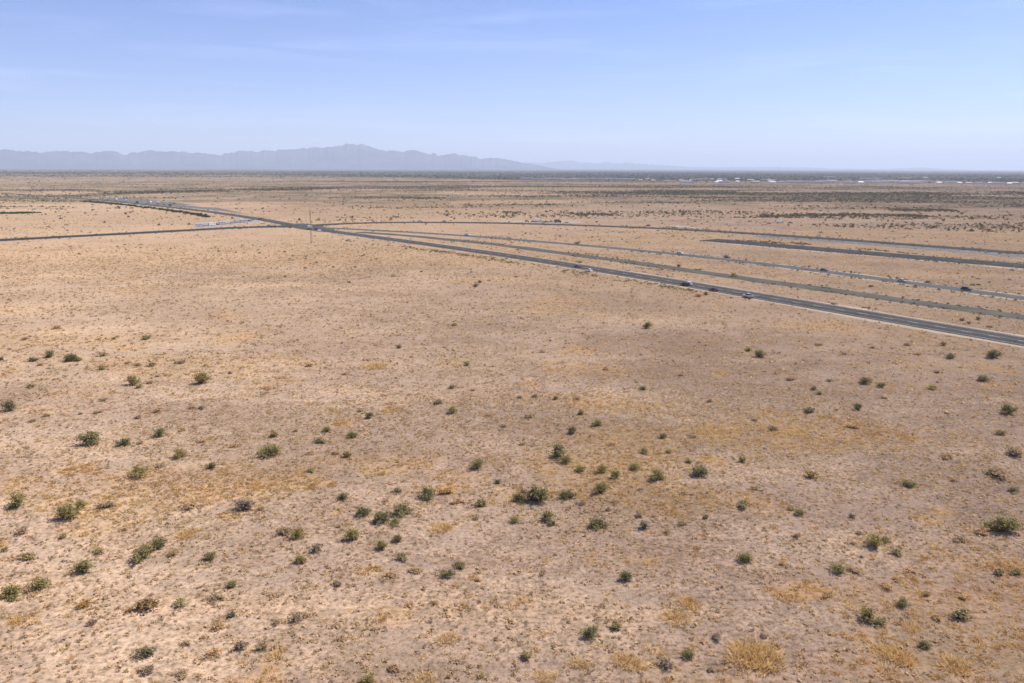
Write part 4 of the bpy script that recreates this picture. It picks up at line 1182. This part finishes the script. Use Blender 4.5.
# post with a sign beside the dark road at the right edge
sx, sy = ground_at(1012, 268.8)
sg = mk_obj('road_sign', None, None, None, (sx, sy, 0)); sg.rotation_euler = (0, 0, .9)
tag(sg, 'small grey sign on a dark post beside the dark road at right', 'road sign')
MB().box(-.08, .08, -.08, .08, -.2, 2.8).build('post', M['chassis'], sg)
MB().box(-.75, .75, -.14, -.09, 1.5, 2.9).build('sign_panel', M['steel'], sg)

# buildings of the far town
def make_building(w, d, h, roof, wallm, roofm, win):
    root = proto('house' if roof == 'gable' else 'warehouse')
    MB().box(-w / 2, w / 2, -d / 2, d / 2, -.3, h).build('wall', wallm, root)
    if roof == 'gable':
        k = MB().prism([(-w / 2 - .5, h + .002), (w / 2 + .5, h + .002), (w / 2 - 2, h + d * .22), (-w / 2 + 2, h + d * .22)], -d / 2 - .5, d / 2 + .5)
        V = list(k.V)
        k.V = [(x, y if z < h + .5 else (y * .08), z) for x, y, z in V]
        k.build('roof', roofm, root)
    else:
        MB().box(-w / 2 - .2, w / 2 + .2, -d / 2 - .2, d / 2 + .2, h + .002, h + .5).build('roof', roofm, root)
    for i in range(win):
        x = -w / 2 + w * (i + .5) / win
        if i == win // 2: MB().box(x - .7, x + .7, -d / 2 - .05, -d / 2 + .02, 0, 2.3).build('door', M['roof_grey'], root)
        else: MB().box(x - 1, x + 1, -d / 2 - .05, -d / 2 + .02, 1.0, 2.4).build('window', M['glass'], root)
    return root
BP = [make_building(34, 18, 6.5, 'flat', M['wall_white'], M['roof_white'], 7), make_building(18, 12, 3.6, 'gable', M['wall_white'], M['roof_white'], 5),
      make_building(22, 13, 4.0, 'gable', M['wall_tan'], M['roof_grey'], 5), make_building(60, 24, 8.0, 'flat', M['wall_white'], M['roof_white'], 9)]
bused = set()
r3 = random.Random(5)
spots = []
x = 770
while x < 965:
    spots.append((x, 182.4 + (x - 770) / 200 * 1.2 + r3.uniform(-.5, .5), r3.choice([0, 0, 1, 3]))); x += r3.uniform(2.5, 9)
for k in range(12): spots.append((970 + k * 9 + r3.uniform(-3, 3), 184.3 + r3.uniform(-.6, .5), r3.choice([0, 1, 2])))
x = 527
while x < 630:
    spots.append((x, 180.0 + r3.uniform(-.3, .3), r3.choice([3, 3, 0]))); x += r3.uniform(4, 10)
for k in range(26): spots.append((r3.uniform(640, 775), r3.uniform(179.2, 183.2), r3.choice([0, 1, 2, 0])))
for k in range(8): spots.append((r3.uniform(800, 1010), r3.uniform(177.5, 180.5), r3.choice([0, 2, 3])))
BL = ['white flat roofed warehouse in the far town below the horizon', 'white gabled house in the far town below the horizon', 'tan walled house in the far town below the horizon', 'long white warehouse in the far town below the horizon']
BG = ['white warehouses of the far town', 'white houses of the far town', 'tan houses of the far town', 'long warehouses of the far town']
for (px, py, k) in spots:
    gx, gy = ground_at(px, py)
    o = BP[k] if k not in bused else copy_tree(BP[k]); bused.add(k)
    o.location = (gx, gy, 0); o.rotation_euler = (0, 0, r3.choice([0, .12, -.15, .3]))
    s_ = r3.uniform(.9, 1.6); o.scale = (s_, 1.2, r3.uniform(.9, 1.3))
    tag(o, BL[k], 'house' if k in (1, 2) else 'warehouse', BG[k])

# ------------------------------------------------------------------ haze
hz = bpy.data.meshes.new('haze')
mb = MB().box(-100000, 100000, -100000, 100000, -8, 1180)
hz.from_pydata(mb.V, [], mb.F)
mt = bpy.data.materials.new('haze_air'); mt.use_nodes = True
nt = mt.node_tree; nt.nodes.clear()
out = nt.nodes.new('ShaderNodeOutputMaterial')
pv = nt.nodes.new('ShaderNodeVolumePrincipled')
pv.inputs['Color'].default_value = (0.75, 0.84, 1.0, 1)
pv.inputs['Density'].default_value = 4.3e-5
pv.inputs['Anisotropy'].default_value = 0.1
nt.links.new(pv.outputs[0], out.inputs['Volume'])
hz.materials.append(mt)
ho = mk_obj('haze', hz)
tag(ho, 'pale blue haze in the air over the plain', 'haze', kind='stuff')

# ------------------------------------------------------------------ light and sky
SUN_EL, SUN_AZ = R(54), R(62)      # azimuth clockwise from +Y (straight ahead)
sd = Vector((math.sin(SUN_AZ) * math.cos(SUN_EL), math.cos(SUN_AZ) * math.cos(SUN_EL), math.sin(SUN_EL)))
ld = bpy.data.lights.new('sun', 'SUN'); ld.energy = 3.5; ld.angle = R(.53); ld.color = (1, .95, .88)
lo = bpy.data.objects.new('sun', ld); COL.objects.link(lo)
lo.rotation_euler = (-sd).to_track_quat('-Z', 'Y').to_euler()
w = bpy.data.worlds.new('World'); scene.world = w; w.use_nodes = True
nt = w.node_tree; nt.nodes.clear()
out = nt.nodes.new('ShaderNodeOutputWorld'); bg = nt.nodes.new('ShaderNodeBackground')
sky = nt.nodes.new('ShaderNodeTexSky'); sky.sky_type = 'NISHITA'; sky.sun_disc = False
sky.sun_elevation = SUN_EL; sky.sun_rotation = SUN_AZ
sky.altitude = 1200; sky.air_density = 0.9; sky.dust_density = 0.5; sky.ozone_density = 5.0
bg.inputs[1].default_value = .074
tn = nt.nodes.new('ShaderNodeMix'); tn.data_type = 'RGBA'; tn.blend_type = 'MULTIPLY'; tn.inputs[0].default_value = 1
tn.inputs[7].default_value = (.86, .82, 1.0, 1)
tc = nt.nodes.new('ShaderNodeTexCoord'); mp = nt.nodes.new('ShaderNodeMapping'); mp.inputs['Scale'].default_value = (2.2, 2.2, 26)
nt.links.new(tc.outputs['Generated'], mp.inputs[0])
cn = noise(nt, mp.outputs[0], 1.6, 6, .6, .6)
cr = ramp(nt, [(0.50, (0, 0, 0)), (0.75, (.10, .10, .095))]); nt.links.new(cn, cr.inputs[0])
sc_ = nt.nodes.new('ShaderNodeMix'); sc_.data_type = 'RGBA'; sc_.blend_type = 'ADD'; sc_.inputs[0].default_value = 8.0; sc_.clamp_factor = False
nt.links.new(sky.outputs[0], sc_.inputs[6]); nt.links.new(cr.outputs[0], sc_.inputs[7])
nt.links.new(sc_.outputs[2], tn.inputs[6]); nt.links.new(tn.outputs[2], bg.inputs[0]); nt.links.new(bg.outputs[0], out.inputs[0])

vs = scene.view_settings
vs.view_transform = 'Standard'; vs.look = 'None'; vs.gamma = 1; vs.use_curve_mapping = False
vs.exposure = 1.06
scene.cycles.max_bounces = 5; scene.cycles.diffuse_bounces = 2; scene.cycles.volume_bounces = 1
scene.cycles.use_denoising = True
scene.cycles.denoising_prefilter = 'ACCURATE'
scene.cycles.filter_width = 1.6
